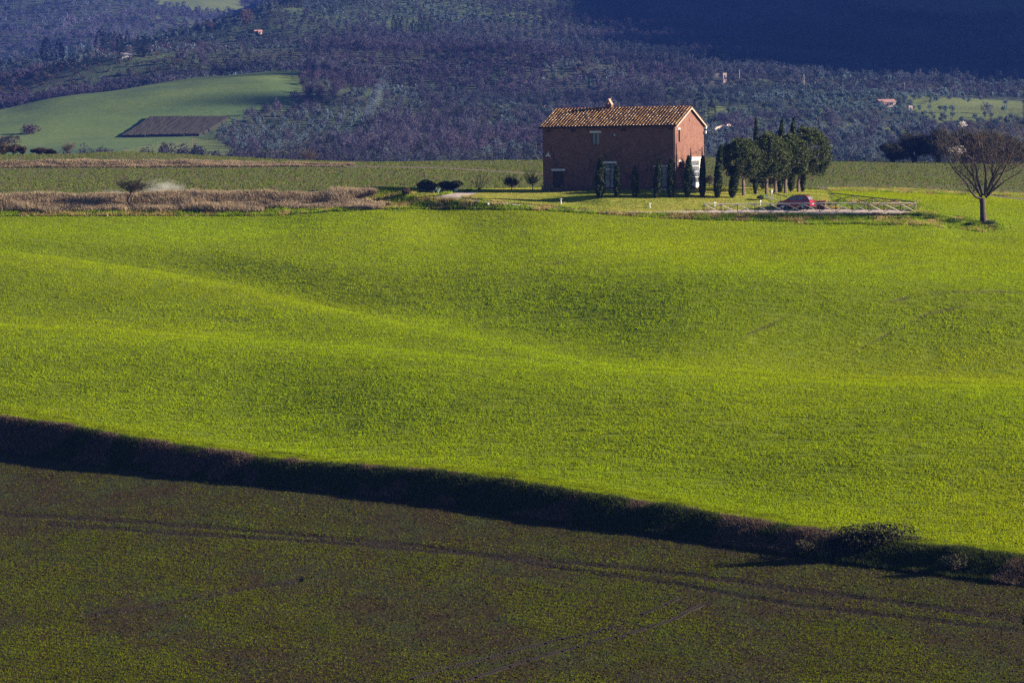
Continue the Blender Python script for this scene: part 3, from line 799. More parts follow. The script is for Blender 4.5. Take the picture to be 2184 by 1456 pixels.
# vineyard rows: counted by nobody at this size
vr = MB()
for k in range(26):
    u = k / 25
    a = far_at(262 + 160 * u, 294 - 3 * u, 1200, 1700); b = far_at(322 + 166 * u, 253, 1200, 1750)
    n = 10; pts = []
    for i in range(n + 1):
        p = a.lerp(b, i / n); p.z = float(fgz(p.x, p.y)[0]) + .55; pts.append(p)
    vr.tube(pts, [.5 + .25 * random.random() for _ in pts], 4, (.055, .05, .04))
tag(vr.build('vineyard_rows', M_wood), 'thin dark rows of bare vines on the far brown plot', 'vineyard', kind='stuff')

# ------------------------------------------------------------------ unseen clouds, added above the view only to shade the hills and far field
M_shade_cloud = mk('shade_cloud_white', (.9, .9, .9), 1, noise=(.004, (.75, .77, .8), .4, .6))
def shade_cloud(spots, alt, seed):
    g = random.Random(seed); mb = MB()
    for (px, py, rx, ry) in spots:
        p = far_at(px, py, 1150, 4600)
        t = (alt - p.z) / sun_dir.z; c0 = p + sun_dir * t
        for q in range(19):
            sm = q > 6; e = 1.15 if sm else .6
            cx = c0.x + g.uniform(-e, e) * rx; cy = c0.y + g.uniform(-e, e) * ry
            r1 = rx * (g.uniform(.05, .16) if sm else g.uniform(.35, .6)); r2 = ry * (g.uniform(.05, .16) if sm else g.uniform(.35, .6)); h = g.uniform(5, 12) * min(1, rx / 110) if sm else g.uniform(25, 50) * min(1, rx / 110)
            V = []; Fc = []; nu, nv = 14, 7
            for i in range(nv + 1):
                th = math.pi * i / nv
                for j in range(nu):
                    ph = 2 * math.pi * j / nu; k = 1 + .12 * math.sin(3 * ph + q) * math.sin(th)
                    V.append((cx + r1 * k * math.sin(th) * math.cos(ph), cy + r2 * k * math.sin(th) * math.sin(ph), c0.z + h * math.cos(th)))
            for i in range(nv):
                for j in range(nu): Fc.append((i * nu + j, i * nu + (j + 1) % nu, (i + 1) * nu + (j + 1) % nu, (i + 1) * nu + j))
            mb.add(V, Fc)
    o = mb.build('shade_cloud', M_shade_cloud, smooth=True); tag(o, kind='structure')
shade_cloud([(1560, 40, 130, 150), (1800, 40, 150, 160), (2050, 40, 160, 160), (2300, 50, 160, 160), (2550, 50, 160, 160), (1600, -20, 140, 150), (1900, -30, 200, 200), (2300, -30, 200, 200), (1740, 95, 120, 110),
       (1960, 105, 140, 110), (2200, 110, 150, 110), (2450, 110, 150, 110), (1930, 150, 110, 80), (2160, 158, 120, 80), (2400, 160, 120, 80)], 700, 1)
shade_cloud([(700, 160, 34, 30), (606, 216, 22, 18), (600, 160, 14, 8)], 760, 2)

# ------------------------------------------------------------------ the air
hz = MB().box(-1500, 1500, -60, 5000, -30, 400)
M_haze = bpy.data.materials.new('haze_air'); M_haze.use_nodes = True
t_ = M_haze.node_tree; t_.nodes.remove(t_.nodes['Principled BSDF'])
pv = t_.nodes.new('ShaderNodeVolumePrincipled'); pv.inputs['Density'].default_value = HAZE
pv.inputs['Color'].default_value = (.028, .07, .30, 1)
pv.inputs['Absorption Color'].default_value = (0, 0, 0, 1)
pv.inputs['Anisotropy'].default_value = 0.1
t_.links.new(pv.outputs[0], t_.nodes['Material Output'].inputs['Volume'])
ho = hz.build('haze', M_haze); tag(ho, kind='stuff'); ho['label'] = 'thin blue air haze over the valley and hills'
# ================================================================== THE FARMHOUSE
TH = R(20)
L_, W_, HW = 17.1, 12.0, 7.75
RZ = gz(*at_d(1441, 450).xy) - .05
hx0 = at_d(1441, 450)
house = empty('farmhouse', (hx0.x, 450, -3.87 + CAMZ), -TH)
tag(house, 'two storey brick farmhouse with tiled gable roof behind the cypress row', 'farmhouse')
HZ = house.location.z

def brick_mat():
    m = bpy.data.materials.new('old_brick'); m.use_nodes = True
    t = m.node_tree; N = t.nodes; L = t.links; p = N['Principled BSDF']; p.inputs['Roughness'].default_value = .9; p.inputs['Specular IOR Level'].default_value = .15
    tc = N.new('ShaderNodeTexCoord'); sx = N.new('ShaderNodeSeparateXYZ'); L.new(tc.outputs['Object'], sx.inputs[0])
    ad = N.new('ShaderNodeMath'); ad.operation = 'ADD'; L.new(sx.outputs[0], ad.inputs[0]); L.new(sx.outputs[1], ad.inputs[1])
    cb = N.new('ShaderNodeCombineXYZ'); L.new(ad.outputs[0], cb.inputs[0]); L.new(sx.outputs[2], cb.inputs[1])
    b = N.new('ShaderNodeTexBrick'); L.new(cb.outputs[0], b.inputs['Vector'])
    b.inputs['Color1'].default_value = (.115, .038, .028, 1); b.inputs['Color2'].default_value = (.185, .085, .06, 1); b.inputs['Mortar'].default_value = (.17, .11, .09, 1)
    b.inputs['Scale'].default_value = 1; b.inputs['Brick Width'].default_value = .30; b.inputs['Row Height'].default_value = .10; b.inputs['Mortar Size'].default_value = .012
    cur = b.outputs[0]
    for sc, c2, lo, hi in ((.8, (.215, .11, .08), .45, .75), (2.6, (.07, .028, .022), .52, .72), (7, (.29, .18, .14), .58, .75)):
        n = N.new('ShaderNodeTexNoise'); n.inputs['Scale'].default_value = sc; n.inputs['Detail'].default_value = 6; n.inputs['Roughness'].default_value = .7; L.new(tc.outputs['Object'], n.inputs['Vector'])
        r = N.new('ShaderNodeMapRange'); r.inputs[1].default_value = lo; r.inputs[2].default_value = hi; r.inputs[4].default_value = .75; L.new(n.outputs[0], r.inputs[0])
        x = N.new('ShaderNodeMix'); x.data_type = 'RGBA'; L.new(r.outputs[0], x.inputs[0]); L.new(cur, x.inputs[6]); x.inputs[7].default_value = (*c2, 1); cur = x.outputs[2]
    L.new(cur, p.inputs['Base Color'])
    bp = N.new('ShaderNodeBump'); bp.inputs['Strength'].default_value = .6; bp.inputs['Distance'].default_value = .03; L.new(b.outputs['Fac'], bp.inputs['Height']); bp.invert = True
    L.new(bp.outputs[0], p.inputs['Normal']); return m
M_brick = brick_mat()
M_stone = mk('pale_stone', (.50, .47, .45), .85, noise=(3, (.36, .34, .33), .45, .7))
M_tile = mk('roof_tiles', (1, 1, 1), .75, attr=True, noise=(25, (.16, .09, .05), .60, .72), spec=.3)
M_under = mk('roof_underside', (.035, .022, .018), .9, noise=(5, (.05, .03, .025), .45, .6))
M_metal = mk('dark_metal', (.04, .035, .035), .5, metal=.4, noise=(9, (.06, .045, .04), .5, .7))
M_wood = M_wood
M_door = mk('dark_door_wood', (.055, .028, .022), .7, noise=(6, (.035, .018, .015), .4, .7, (4, 4, 1)))
M_frame = mk('brown_frame', (.10, .04, .03), .6, noise=(8, (.07, .03, .025), .4, .7))
M_white = mk('white_paint', (.58, .57, .56), .6, noise=(7, (.48, .47, .45), .5, .75))
M_curtain = mk('glass_with_curtain', (.13, .13, .12), .25, noise=(5, (.09, .09, .08), .4, .65), spec=.4)
M_glass = mk('dark_glass', (.03, .035, .04), .12, noise=(3, (.05, .05, .055), .4, .6), spec=.7)
M_old = mk('weathered_wood', (.62, .54, .46), .85, noise=(10, (.42, .35, .28), .5, .7, (1, 1, 1)))
M_red = mk('terracotta', (.40, .17, .10), .85, noise=(12, (.28, .12, .08), .4, .65))

def wall_panel(mb, holes, x0, x1, z0, z1, fn, depth):
    xs = sorted({x0, x1, *[h[0] for h in holes], *[h[1] for h in holes]}); zs = sorted({z0, z1, *[h[2] for h in holes], *[h[3] for h in holes]})
    for a, b in zip(xs[:-1], xs[1:]):
        for c, d in zip(zs[:-1], zs[1:]):
            cx, cz = (a + b) / 2, (c + d) / 2
            if any(h[0] < cx < h[1] and h[2] < cz < h[3] for h in holes): continue
            mb.add([fn(a, 0, c), fn(b, 0, c), fn(b, 0, d), fn(a, 0, d)], [(0, 1, 2, 3)])
    for h in holes:
        a, b, c, d = h
        for q in (((a, c), (a, d)), ((a, d), (b, d)), ((b, d), (b, c)), ((b, c), (a, c))):
            (u0, w0), (u1, w1) = q
            mb.add([fn(u0, 0, w0), fn(u1, 0, w1), fn(u1, depth, w1), fn(u0, depth, w0)], [(0, 1, 2, 3)])
        mb.add([fn(a, depth, c), fn(b, depth, c), fn(b, depth, d), fn(a, depth, d)], [(0, 1, 2, 3)], (.2, .2, .2))

fF = lambda s, dp, z: (-s, dp, z)             # facade: s metres left of the right corner
fG = lambda g, dp, z: (-dp, g, z)             # gable end: g metres back from the corner
HF = {'garage': (14.4, 15.8, -.3, 2.35), 'top': (9.7, 10.7, 5.5, 6.95), 'square': (7.6, 8.05, 6.45, 6.9), 'french': (7.75, 9.15, -.3, 3.2), 'french2': (1.1, 2.55, -.3, 2.72)}
HG = {'slit': (1.25, 2.05, 5.7, 7.2), 'low': (1.5, 2.4, 2.5, 3.25), 'big': (6.5, 10.9, .1, 3.5)}
mb = MB()
wall_panel(mb, list(HF.values()), 0, L_, -1.5, HW, fF, .22)
wall_panel(mb, list(HG.values()), 0, W_, -1.5, HW, fG, .30)
RH = HW + W_ / 2 * math.tan(R(20.0))
mb.add([fG(0, 0, HW), fG(W_, 0, HW), fG(W_ / 2, 0, RH)], [(0, 1, 2)])
mb.add([(-L_, 0, HW), (-L_, W_, HW), (-L_, W_ / 2, RH)], [(0, 2, 1)])
mb.add([(-L_, 0, -1.5), (-L_, W_, -1.5), (-L_, W_, HW), (-L_, 0, HW)], [(0, 1, 2, 3)])
mb.add([(0, W_, -1.5), (-L_, W_, -1.5), (-L_, W_, HW), (0, W_, HW)], [(0, 1, 2, 3)])
mb.box(-L_, .035, -.035, -.002, 5.32, 5.40); mb.box(.002, .035, 0, W_, 5.32, 5.40)
mb.box(-L_, .035, -.03, -.002, 3.92, 3.99)
mb.build('wall', M_brick, house)

# roof: boarding, curved tiles one by one, ridge row
sl_ = R(20.0); ov = .45
def rp(s, u, h, side):
    """point on the roof: s along, u metres down the slope from the ridge, h above it."""
    y = W_ / 2 + side * (u * math.cos(sl_) + h * math.sin(sl_)); z = RH + .12 - u * math.sin(sl_) + h * math.cos(sl_)
    return (-s, y, z)
SLEN = (W_ / 2 + ov) / math.cos(sl_)
mb = MB()
for side in (-1, 1):
    P = [rp(-.35, 0, 0, side), rp(L_ + .35, 0, 0, side), rp(L_ + .35, SLEN, 0, side), rp(-.35, SLEN, 0, side)]
    Q = [(x, y, z - .14) for x, y, z in P]
    mb.add(P + Q, [(0, 1, 2, 3), (4, 7, 6, 5), (0, 4, 5, 1), (1, 5, 6, 2), (2, 6, 7, 3), (3, 7, 4, 0)])
roof = mb.build('roof', M_under, house)
g = random.Random(5); mb = MB()
TC = [(.28, .15, .07), (.33, .20, .12), (.17, .09, .05), (.30, .17, .05), (.22, .12, .06), (.38, .27, .19), (.10, .06, .04), (.14, .08, .04)]
ncol = 43; pit = (L_ + .7) / ncol; nrow = 15; ex = SLEN / nrow
for side in (-1, 1):
    for c in range(ncol):
        s0 = -.35 + pit * (c + .5)
        for r in range(nrow):
            col = g.choice(TC); k = g.uniform(.8, 1.2); col = [min(.8, q * k) for q in col]
            u0, u1 = r * ex - .06, (r + 1) * ex + .02
            j = g.uniform(-.02, .02); V = []
            for (u, rad, h) in ((u0, pit * .19, .02), (u1, pit * .25, .12)):
                for q in range(6):
                    a = math.pi * q / 5
                    V.append(rp(s0 + j + math.cos(a) * rad, u, h + math.sin(a) * rad * .95, side))
            Fc = [(q, q + 1, 7 + q, 6 + q) for q in range(5)] + [(6, 7, 8, 9, 10, 11)]
            mb.add(V, Fc, col)
for c in range(44):
    s0 = -.38 + (L_ + .76) / 44 * c; s1 = s0 + .44; V = []
    k = g.uniform(.8, 1.2)
    for s_, rad in ((s0, .17), (s1, .14)):
        for q in range(6):
            a = math.pi * q / 5; V.append((-s_, W_ / 2 + math.cos(a) * rad, RH + .13 + math.sin(a) * rad * .9))
    mb.add(V, [(q, q + 1, 7 + q, 6 + q) for q in range(5)], (.34 * k, .15 * k, .11 * k))
mb.build('tiles', M_tile, roof)
# verge and cornice of the gable end
mb = MB()
for side in (-1, 1):
    a0 = Vector(rp(-.30, -.0, -.17, side)); a1 = Vector(rp(-.30, SLEN, -.17, side))
    d = (a1 - a0); M = Matrix.Translation((a0 + a1) / 2) @ d.to_track_quat('X', 'Z').to_matrix().to_4x4()
    mb.obox(M, d.length, .10, .17)
mb.build('bargeboard', mk('pale_pink_plaster', (.52, .36, .28), .85, noise=(4, (.40, .27, .20), .45, .7)), roof)
mb = MB()
mb.tube([(-L_ - .35, -.5 * 1.0, HW - .02), (.32, -.5, HW - .02)], .075, 8)
mb.build('gutter', M_metal, roof)
mb = MB(); mb.tube([(-.14, -.44, HW - .08), (-.14, -.12, HW - .5), (-.14, -.10, 5), (-.14, -.10, -.4)], .065, 6)
mb.build('downpipe', M_metal, house)
mb = MB(); mb.tube([(.30, W_ + .42, HW + .02), (.3, W_ + .3, HW - .35), (.1, W_ + .05, HW - .7), (.1, W_ + .05, 0)], .06, 6)
mb.build('downpipe', M_metal, house)
mb = MB(); mb.box(-.02, .30, W_ - .02, W_ + .40, HW - .42, HW - .12); mb.build('eaves_bracket', M_white, house)
# dark openings under the eaves
for s_ in (16.3, 13.1, 6.6, .55):
    mb = MB(); mb.box(-s_ - .28, -s_ + .28, -.03, .05, HW - .62, HW - .30); mb.build('vent', M_under, house)
# chimney and flue
ch = MB(); ch.box(-10.75, -10.0, W_ / 2 - .42, W_ / 2 + .42, RH - .3, RH + .52); cho = ch.build('chimney', M_brick, roof)
mb = MB()
for sg in (-1, 1):
    M = Matrix.Translation((-10.37 + sg * .19, W_ / 2, RH + .86)) @ Matrix.Rotation(sg * R(28), 4, 'Y')
    M = Matrix.Translation((-10.37 + sg * .20, W_ / 2, RH + .84)) @ Matrix.Rotation(-sg * R(30), 4, 'Y')
    mb.obox(M, .07, .8, .72, (.34, .21, .15))
mb.tube([(-10.37, W_ / 2 - .42, RH + 1.2), (-10.37, W_ / 2 + .42, RH + 1.2)], .09, 7, (.34, .2, .13))
mb.box(-10.62, -10.12, W_ / 2 - .3, W_ / 2 + .3, RH + .525, RH + .60, (.34, .22, .16))
mb.build('chimney_cap', mk('cap_clay', (1, 1, 1), .85, attr=True, noise=(9, (.3, .2, .14), .5, .7)), cho)
mb = MB(); mb.tube([(-9.0, W_ / 2 - .5, RH - .4), (-9.0, W_ / 2 - .5, RH + .55)], .085, 8); mb.tube([(-9.0, W_ / 2 - .5, RH + .55), (-9.0, W_ / 2 - .5, RH + .68)], .13, 8)
mb.build('flue', M_metal, roof)

def win(name, fn, rect, frame_mat, pane_mat, nx, nz_, lintel=None, inset=.12, fw=.07, mw=.035, sill=False, label=None, panel=0, rails=()):
    a, b, c, d = rect; c = max(c, -.2 if c < 0 else c)
    mb = MB()
    def bx(u0, u1, w0, w1, d0, d1): 
        p, q = fn(u0, d0, w0), fn(u1, d1, w1)
        mb.box(min(p[0], q[0]), max(p[0], q[0]), min(p[1], q[1]), max(p[1], q[1]), w0, w1)
    bx(a + .002, a + fw, c, d - .002, inset, inset + .08); bx(b - fw, b - .002, c, d - .002, inset, inset + .08)
    bx(a + fw, b - fw, d - fw, d - .002, inset, inset + .08); bx(a + fw, b - fw, c, c + fw + panel, inset, inset + .08)
    for i in range(1, nx):
        u = a + fw + (b - a - 2 * fw) * i / nx; w_ = mw * (2 if nx == 2 else 1); bx(u - w_, u + w_, c + fw + panel, d - fw, inset + .004, inset + .076)
    for k in range(1, nz_):
        z = c + fw + panel + (d - c - 2 * fw - panel) * k / nz_; bx(a + fw, b - fw, z - mw, z + mw, inset + .010, inset + .070)
    for z in rails: bx(a + fw, b - fw, z - .06, z + .06, inset - .01, inset + .084)
    o = mb.build(name, frame_mat, house)
    if label: o['label'] = label
    mb = MB(); bx_ = mb
    p, q = fn(a + fw * .5, inset + .035, c + fw * .5), fn(b - fw * .5, inset + .045, d - fw * .5)
    mb.box(min(p[0], q[0]), max(p[0], q[0]), min(p[1], q[1]), max(p[1], q[1]), p[2], q[2]); mb.build('pane', pane_mat, o)
    if lintel:
        u0, u1, w0, w1 = lintel; mb = MB(); p, q = fn(u0, -.05, w0), fn(u1, .1, w1)
        mb.box(min(p[0], q[0]), max(p[0], q[0]), min(p[1], q[1]), max(p[1], q[1]), w0, w1); mb.build('lintel', M_stone, o, bevel=.015)
    return o
win('window', fF, HF['top'], M_frame, M_curtain, 2, 1, (9.45, 10.95, 6.955, 7.2), label='upper window with two panes under a pale lintel')
win('window', fF, HF['square'], M_frame, M_glass, 1, 1)
o = win('french_window', fF, HF['french'], M_frame, M_curtain, 2, 2, (7.5, 9.4, 3.205, 3.45), panel=.45, label='french window with pale panes left of the cypress row')
mb = MB(); mb.box(-9.12, -7.78, .05, .112, 2.42, 2.58); mb.build('transom', M_stone, o)
win('french_window', fF, HF['french2'], M_frame, M_curtain, 2, 3, (.8, 2.85, 2.725, 2.85), panel=.45)
win('window', fG, HG['slit'], M_frame, M_door, 1, 1, (1.2, 2.1, 7.205, 7.42), label='tall narrow shuttered window of the sunlit gable end')
win('window', fG, HG['low'], M_metal, M_glass, 1, 4, (1.35, 2.5, 3.255, 3.5))
win('glazed_door', fG, (6.5, 10.0, .1, 3.5), M_white, M_glass, 4, 4, (6.2, 11.2, 3.505, 3.85), panel=.5, fw=.09, mw=.03, inset=.05, label='tall white glazed door with small panes in the sunlit gable end')
mb = MB(); mb.box(-.29, -.05, 10.02, 10.88, .1, 3.49); mb.build('shaded_reveal', M_stone, house)  # grey block put in for the shaded reveal beside the glazed door
# garage door with planks
mb = MB()
for i in range(7):
    u = 14.42 + 1.36 * i / 7; mb.box(-u - .185, -u, .10 + .01 * (i % 2), .15, -.25, 2.34)
gd = mb.build('door', M_door, house); gd['label'] = 'dark wooden plank door under a pale lintel'
mb = MB(); mb.box(-16.0, -14.2, -.05, .1, 2.36, 2.62); mb.build('lintel', M_stone, gd, bevel=.015)
# round niche and a ledge on the gable end
mb = MB()
mb.tube([(.02, 6.0, 8.35), (-.10, 6.0, 8.35)], .2, 10, (.3, .2, .18)); mb.build('niche', M_under, house)
mb = MB(); mb.box(.002, .05, 6.9, 11.4, 4.28, 4.33)
mb.tube([(.05, 8.2, 4.55), (.18, 8.2, 4.5), (.2, 8.2, 4.35)], .05, 5); mb.tube([(.05, 9.9, 4.75), (.18, 9.9, 4.7), (.2, 9.9, 4.55)], .05, 5)
mb.build('ledge', M_under, house)
# bracket lamp on the left corner and white emblem
lp = MB(); lp.tube([(-L_, .4, 6.0), (-L_ - .85, .4, 6.0)], .025, 5).tube([(-L_, .4, 5.75), (-L_ - .4, .4, 6.0)], .02, 5).tube([(-L_ - .72, .4, 6.0), (-L_ - .72, .4, 5.78)], .02, 5)
lo = lp.build('wall_lamp', M_metal, house)
mb = MB(); mb.tube([(-L_ - .72, .4, 5.78), (-L_ - .72, .4, 5.70), (-L_ - .72, .4, 5.56)], [.04, .10, .25], 10); mb.build('lamp_shade', M_metal, lo)
mb = MB()
for (u, z, r) in ((16.62, 4.25, .12), (16.38, 4.30, .13), (16.22, 4.22, .12), (16.50, 4.40, .10), (16.33, 4.50, .09)):
    mb.tube([(-u, -.005, z), (-u, -.07, z)], [r, r * .7], 8)
mb.tube([(-16.45, -.05, 4.4), (-16.30, -.06, 4.62), (-16.22, -.05, 4.78)], [.05, .04, .02], 5)
mb.build('wall_ornament', M_white, house)
mb = MB(); mb.tube([(.0, W_ - .4, 7.0), (.22, W_ - .2, 7.05)], .03, 5); mb.box(.15, .36, W_ - .3, W_ - .05, 6.75, 7.1); mb.build('wall_lamp', M_white, house)
mb = MB(); mb.box(-9.5, -7.4, -.9, -.01, -.6, .04); mb.box(-2.8, -.9, -.9, -.01, -.6, .04); mb.build('doorstep', M_stone, house)

# climbing vine, leafless, over facade and gable end
def vine(name, label, fn, roots, seed, xr, zr):
    g = random.Random(seed); mb = MB()
    def grow(u, z, a, r, n):
        pts = [fn(u, -.03, z)]; rr = [r]
        for i in range(n):
            a += g.gauss(0, .28); u += math.cos(a) * .3; z += abs(math.sin(a)) * .3 * (.9 if g.random() < .9 else -.2)
            if not (xr[0] < u < xr[1] and z < zr): break
            pts.append(fn(u, -.025 - .02 * g.random(), z)); rr.append(max(.008, r * (1 - .8 * i / n)))
            if g.random() < .22 and r > .010: grow(u, z, a + g.choice((-1, 1)) * g.uniform(.4, 1.1), r * .6, int(n * .75))
        if len(pts) > 1: mb.tube(pts, rr, 3, cap=False)
    for u in roots:
        for _ in range(2): grow(u + g.uniform(-.1, .1), -.1, math.pi / 2 + g.uniform(-.5, .5), g.uniform(.025, .04), g.randint(10, 22))
    o = mb.build(name, M_bark); o.location = house.location; o.rotation_euler = house.rotation_euler
    tag(o, label, 'vine', 'climbing vines on the farmhouse')
vine('climbing_vine', 'leafless climbing vine spread over the shaded brick facade', fF, [12.0, 10.9, 5.5, 3.2, 13.3], 3, (.2, 16.8), 5.9)
vine('climbing_vine', 'leafless climbing vine on the sunlit gable end', fG, [2.9, 4.2, 5.6], 4, (.1, 11.8), 6.8)

# woodpile before the plank door
wp = at(1184, 408.5); g = random.Random(2)
t = empty('woodpile', wp, -TH * .3); tag(t, 'low pile of dark logs stacked before the plank door', 'woodpile')
for k in range(34):
    x = -1.55 + (k % 12) * .27 + g.uniform(-.06, .06); z = .12 + (k // 12) * .26
    if .6 > x > -.1 and k // 12 == 2: continue
    mb = MB(); l = g.uniform(.35, .6); mb.tube([(x, -l, z), (x + g.uniform(-.08, .08), l, z + g.uniform(-.03, .03))], g.uniform(.12, .16), 7)
    mb.build('log', M_bark, t)
mb = MB(); mb.tube([(-.2, -.5, .15), (1.6, -.45, .5)], .07, 6); mb.build('log', M_bark, t)

# ================================================================== CYPRESSES AND PINES BY THE HOUSE
def leaf_obj(name, V, Fq, c, mat, parent): return np_mesh(name, V, Fq, mat, col=c, parent=parent)
def cypress(px, py, top, wpx, lean_px=0, n=900, label=None, group='cypresses in a row before the farmhouse', d=None, cs=1.0, hidden_low=0):
    p = at(px, py) if d is None else at_d(px, d)
    k = mpp(p.y); h = (py - top) * k; r = wpx * k / 2; ln = lean_px * k
    t = empty('cypress', p); tag(t, label, 'cypress', group)
    g = np.random.default_rng(int(px * 7)); q = g.random(n) ** .9
    prof = np.interp(q, [0, .04, .12, .35, .6, .8, .92, 1], [.35, .6, .85, 1, .88, .62, .34, .05])
    a = g.uniform(0, 6.283, n); lump = 1 + .16 * np.sin(a * 3 + q * 17 + px) + .10 * np.sin(a * 5 - q * 31)
    rr = prof * r * lump * g.uniform(.7, 1.03, n)
    P = np.stack([np.cos(a) * rr + ln * q ** 1.3, np.sin(a) * rr, .12 + q * (h - .15)], 1)
    V, Fq, c = leaves(P, .22, int(px), np.array([.030, .042, .014]) * cs, .18, aspect=1.7)
    # leaves point upwards
    leaf_obj('crown', V, Fq, c, M_cyp, t)
    # dark core so the crown is closed
    mb = MB(); mb.tube([(ln * s ** 1.3, 0, .15 + s * (h - .5)) for s in (0, .1, .35, .6, .8, .95)], [r * x * .72 for x in (.4, .8, .95, .85, .6, .25)], 8, (.022, .03, .012))
    mb.build('inner_foliage', M_cyp, t)
    MB().tube([(0, 0, -.3), (0, 0, .5)], [.10, .08], 6).build('trunk', M_bark, t)
    return t
CY = [(1279, 422.6, 335, 20, 4, 'broad leaning cypress, leftmost of the row, before the french window'), (1316, 421.6, 352, 11.5, 0, 'short slender cypress second from the left of the row'),
      (1354.7, 421.6, 354, 12.5, 0, 'short slender cypress standing alone before the middle of the brick facade'), (1400, 423, 337, 13, 7, 'slim cypress leaning right before the second french window'),
      (1431, 421.6, 338, 14, 1, 'upright cypress just left of the house corner'), (1466.5, 421, 333, 15, 3, 'upright cypress before the sunlit gable end'),
      (1497.7, 421, 333, 13, 2, 'narrow cypress at the right edge of the gable end'), (1530, 422.6, 311, 17, 8, 'tall pointed cypress between the house and the pines'),
      (1562, 421.8, 346, 18, 12, 'leaning cypress under the leftmost stone pine')]
for x, y, tp, wp_, ln, lb in CY: cypress(x, y, tp, wp_, ln, label=lb, n=2400)
for x, y, tp, wp_, ln, lb in [(1611, 415, 251, 12, 3, 'tall thin cypress rising behind the gap of the two left pines'), (1663, 411, 254, 19, 6, 'tall cypress rising behind the second and third pines'),
                              (1687, 410, 252, 18, 7, 'tall double tipped cypress behind the third pine'), (1712, 410, 267, 15, 1, 'shorter cypress whose tip shows above the rightmost pine')]:
    cypress(x, y, tp, wp_, ln, label=lb, group='taller cypresses among the pines', n=1500)

M_pine = mk('pine_needles', (1, 1, 1), .7, attr=True, transl=.15, spec=.2)
def pine(px, py, x0, x1, y0, y1, label, seed, fork=.35, lean=0):
    p = at(px, py); k = mpp(p.y); W2 = (x1 - x0) * k / 2; cx = ((x0 + x1) / 2 - px) * k
    zt = (py - y0) * k; zb = (py - y1) * k; H = zt - zb
    t = empty('stone_pine', p); tag(t, label, 'stone pine', 'stone pines right of the farmhouse')
    g = np.random.default_rng(seed); nc = 250
    d = g.normal(size=(nc, 3)); d /= np.linalg.norm(d, axis=1, keepdims=True); d[:, 2] = np.where(d[:, 2] < -.85, -d[:, 2], d[:, 2])
    rad = g.uniform(.55, 1.0, nc) ** .5
    cc = d * rad[:, None] * [W2 * 1.12, W2 * .95, H * .53] + [cx, 0, zb + H * .47]
    sizes = g.uniform(.36, .62, nc)
    m = 60; dd = g.normal(size=(nc, m, 3)); dd /= np.linalg.norm(dd, axis=2, keepdims=True)
    P = (cc[:, None] + dd * sizes[:, None, None] * g.uniform(.3, 1, (nc, m, 1))).reshape(-1, 3)
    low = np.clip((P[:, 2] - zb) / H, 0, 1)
    col = np.array([.048, .062, .016]) * (.75 + .5 * low[:, None])  # needle colour lightened upwards, painting in the lit top of the crown
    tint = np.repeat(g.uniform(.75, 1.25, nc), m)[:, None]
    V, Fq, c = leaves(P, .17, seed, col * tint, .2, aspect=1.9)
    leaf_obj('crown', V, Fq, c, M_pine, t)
    mb = MB(); zf = zb + H * .12
    mb.tube([(0, 0, -.3), (-lean * .1, 0, zf * .5), (cx * .25, 0, zf), (cx * .5, 0, zb + H * .5)], [.23, .19, .15, .08], 7)
    for i in range(16):
        a = g.uniform(0, 6.28); e = cc[g.integers(nc)]
        s0 = Vector((cx * .2, 0, zf * g.uniform(.8, 1.1))); e = Vector(e); mid = s0.lerp(e, .5) + Vector((0, 0, -.15 * H * g.random()))
        mb.tube([s0, mid, e], [.075, .05, .02], 4)
    mb.build('trunk', mk_bark, t)
mk_bark = mk('pine_bark', (.16, .11, .085), .9, noise=(5, (.08, .055, .045), .45, .65), bump=(9, .6, .05))
pine(1586, 417, 1541, 1618, 297, 378, 'leftmost stone pine with a bare curved trunk', 11)
pine(1635, 414, 1604, 1678, 286, 382, 'second stone pine, behind the white garden post', 12)
pine(1675.5, 412, 1650, 1720, 289, 376, 'third stone pine, between two tall cypresses', 13)
pine(1654, 411, 1622, 1700, 296, 380, 'stone pine half hidden between the second and third pines', 15)
pine(1612, 413, 1584, 1650, 306, 380, 'stone pine half hidden between the two leftmost pines', 16)
pine(1703, 410, 1682, 1769, 274, 377, 'rightmost and broadest stone pine', 14)

def shrub(name, label, px, py, wpx, hpx, col, mat=None, n=900, leaf=.14, group=None, cat_='shrub', d=None, upright=.25, seed=None, stems=10, pos=None, depth=1.0, k_=9, tri=False, aspect=1.4, flat=0):
    p = pos if pos is not None else (at(px, py) if d is None else at_d(px, d))
    k = mpp(p.y); r = wpx * k / 2; h = hpx * k; sd = seed or int(px * 3 + hpx)
    t = empty(name, p); tag(t, label, cat_, group)
    g = np.random.default_rng(sd)
    P = blob(n, r, h, sd, k_); P[:, 1] *= depth
    P[:, 2] = np.clip(P[:, 2], .02, None)
    V, Fq, c = leaves(P, leaf, sd, col, .35, aspect=aspect, up=upright, tri=tri)
    leaf_obj('foliage', V, Fq, c, mat or M_wood, t)
    mb = MB()
    for i in range(stems):
        e = P[g.integers(n)]; mb.tube([(g.normal(0, r * .06), g.normal(0, r * .06), -.1), (e[0] * .45, e[1] * .45, e[2] * .55), tuple(e)], [.02 * h + .008, .012 * h + .005, .006], 4)
    mb.build('stem', M_bark, t)
    return t
shrub('evergreen_shrub', 'dark round evergreen shrub behind the trunks of the pines', 1630, 411, 100, 40, (.025, .035, .015), M_cyp, 2600, .2, d=468)
shrub('shrub', 'low green shrub at the foot of the garden steps', 1622, 428, 24, 12, (.05, .08, .02), M_pine, 500, .12)
shrub('shrub', 'small bright green shrub beside the white glazed door', 1477, 400, 13, 8, (.12, .17, .02), M_pine, 260, .12, d=451.5)

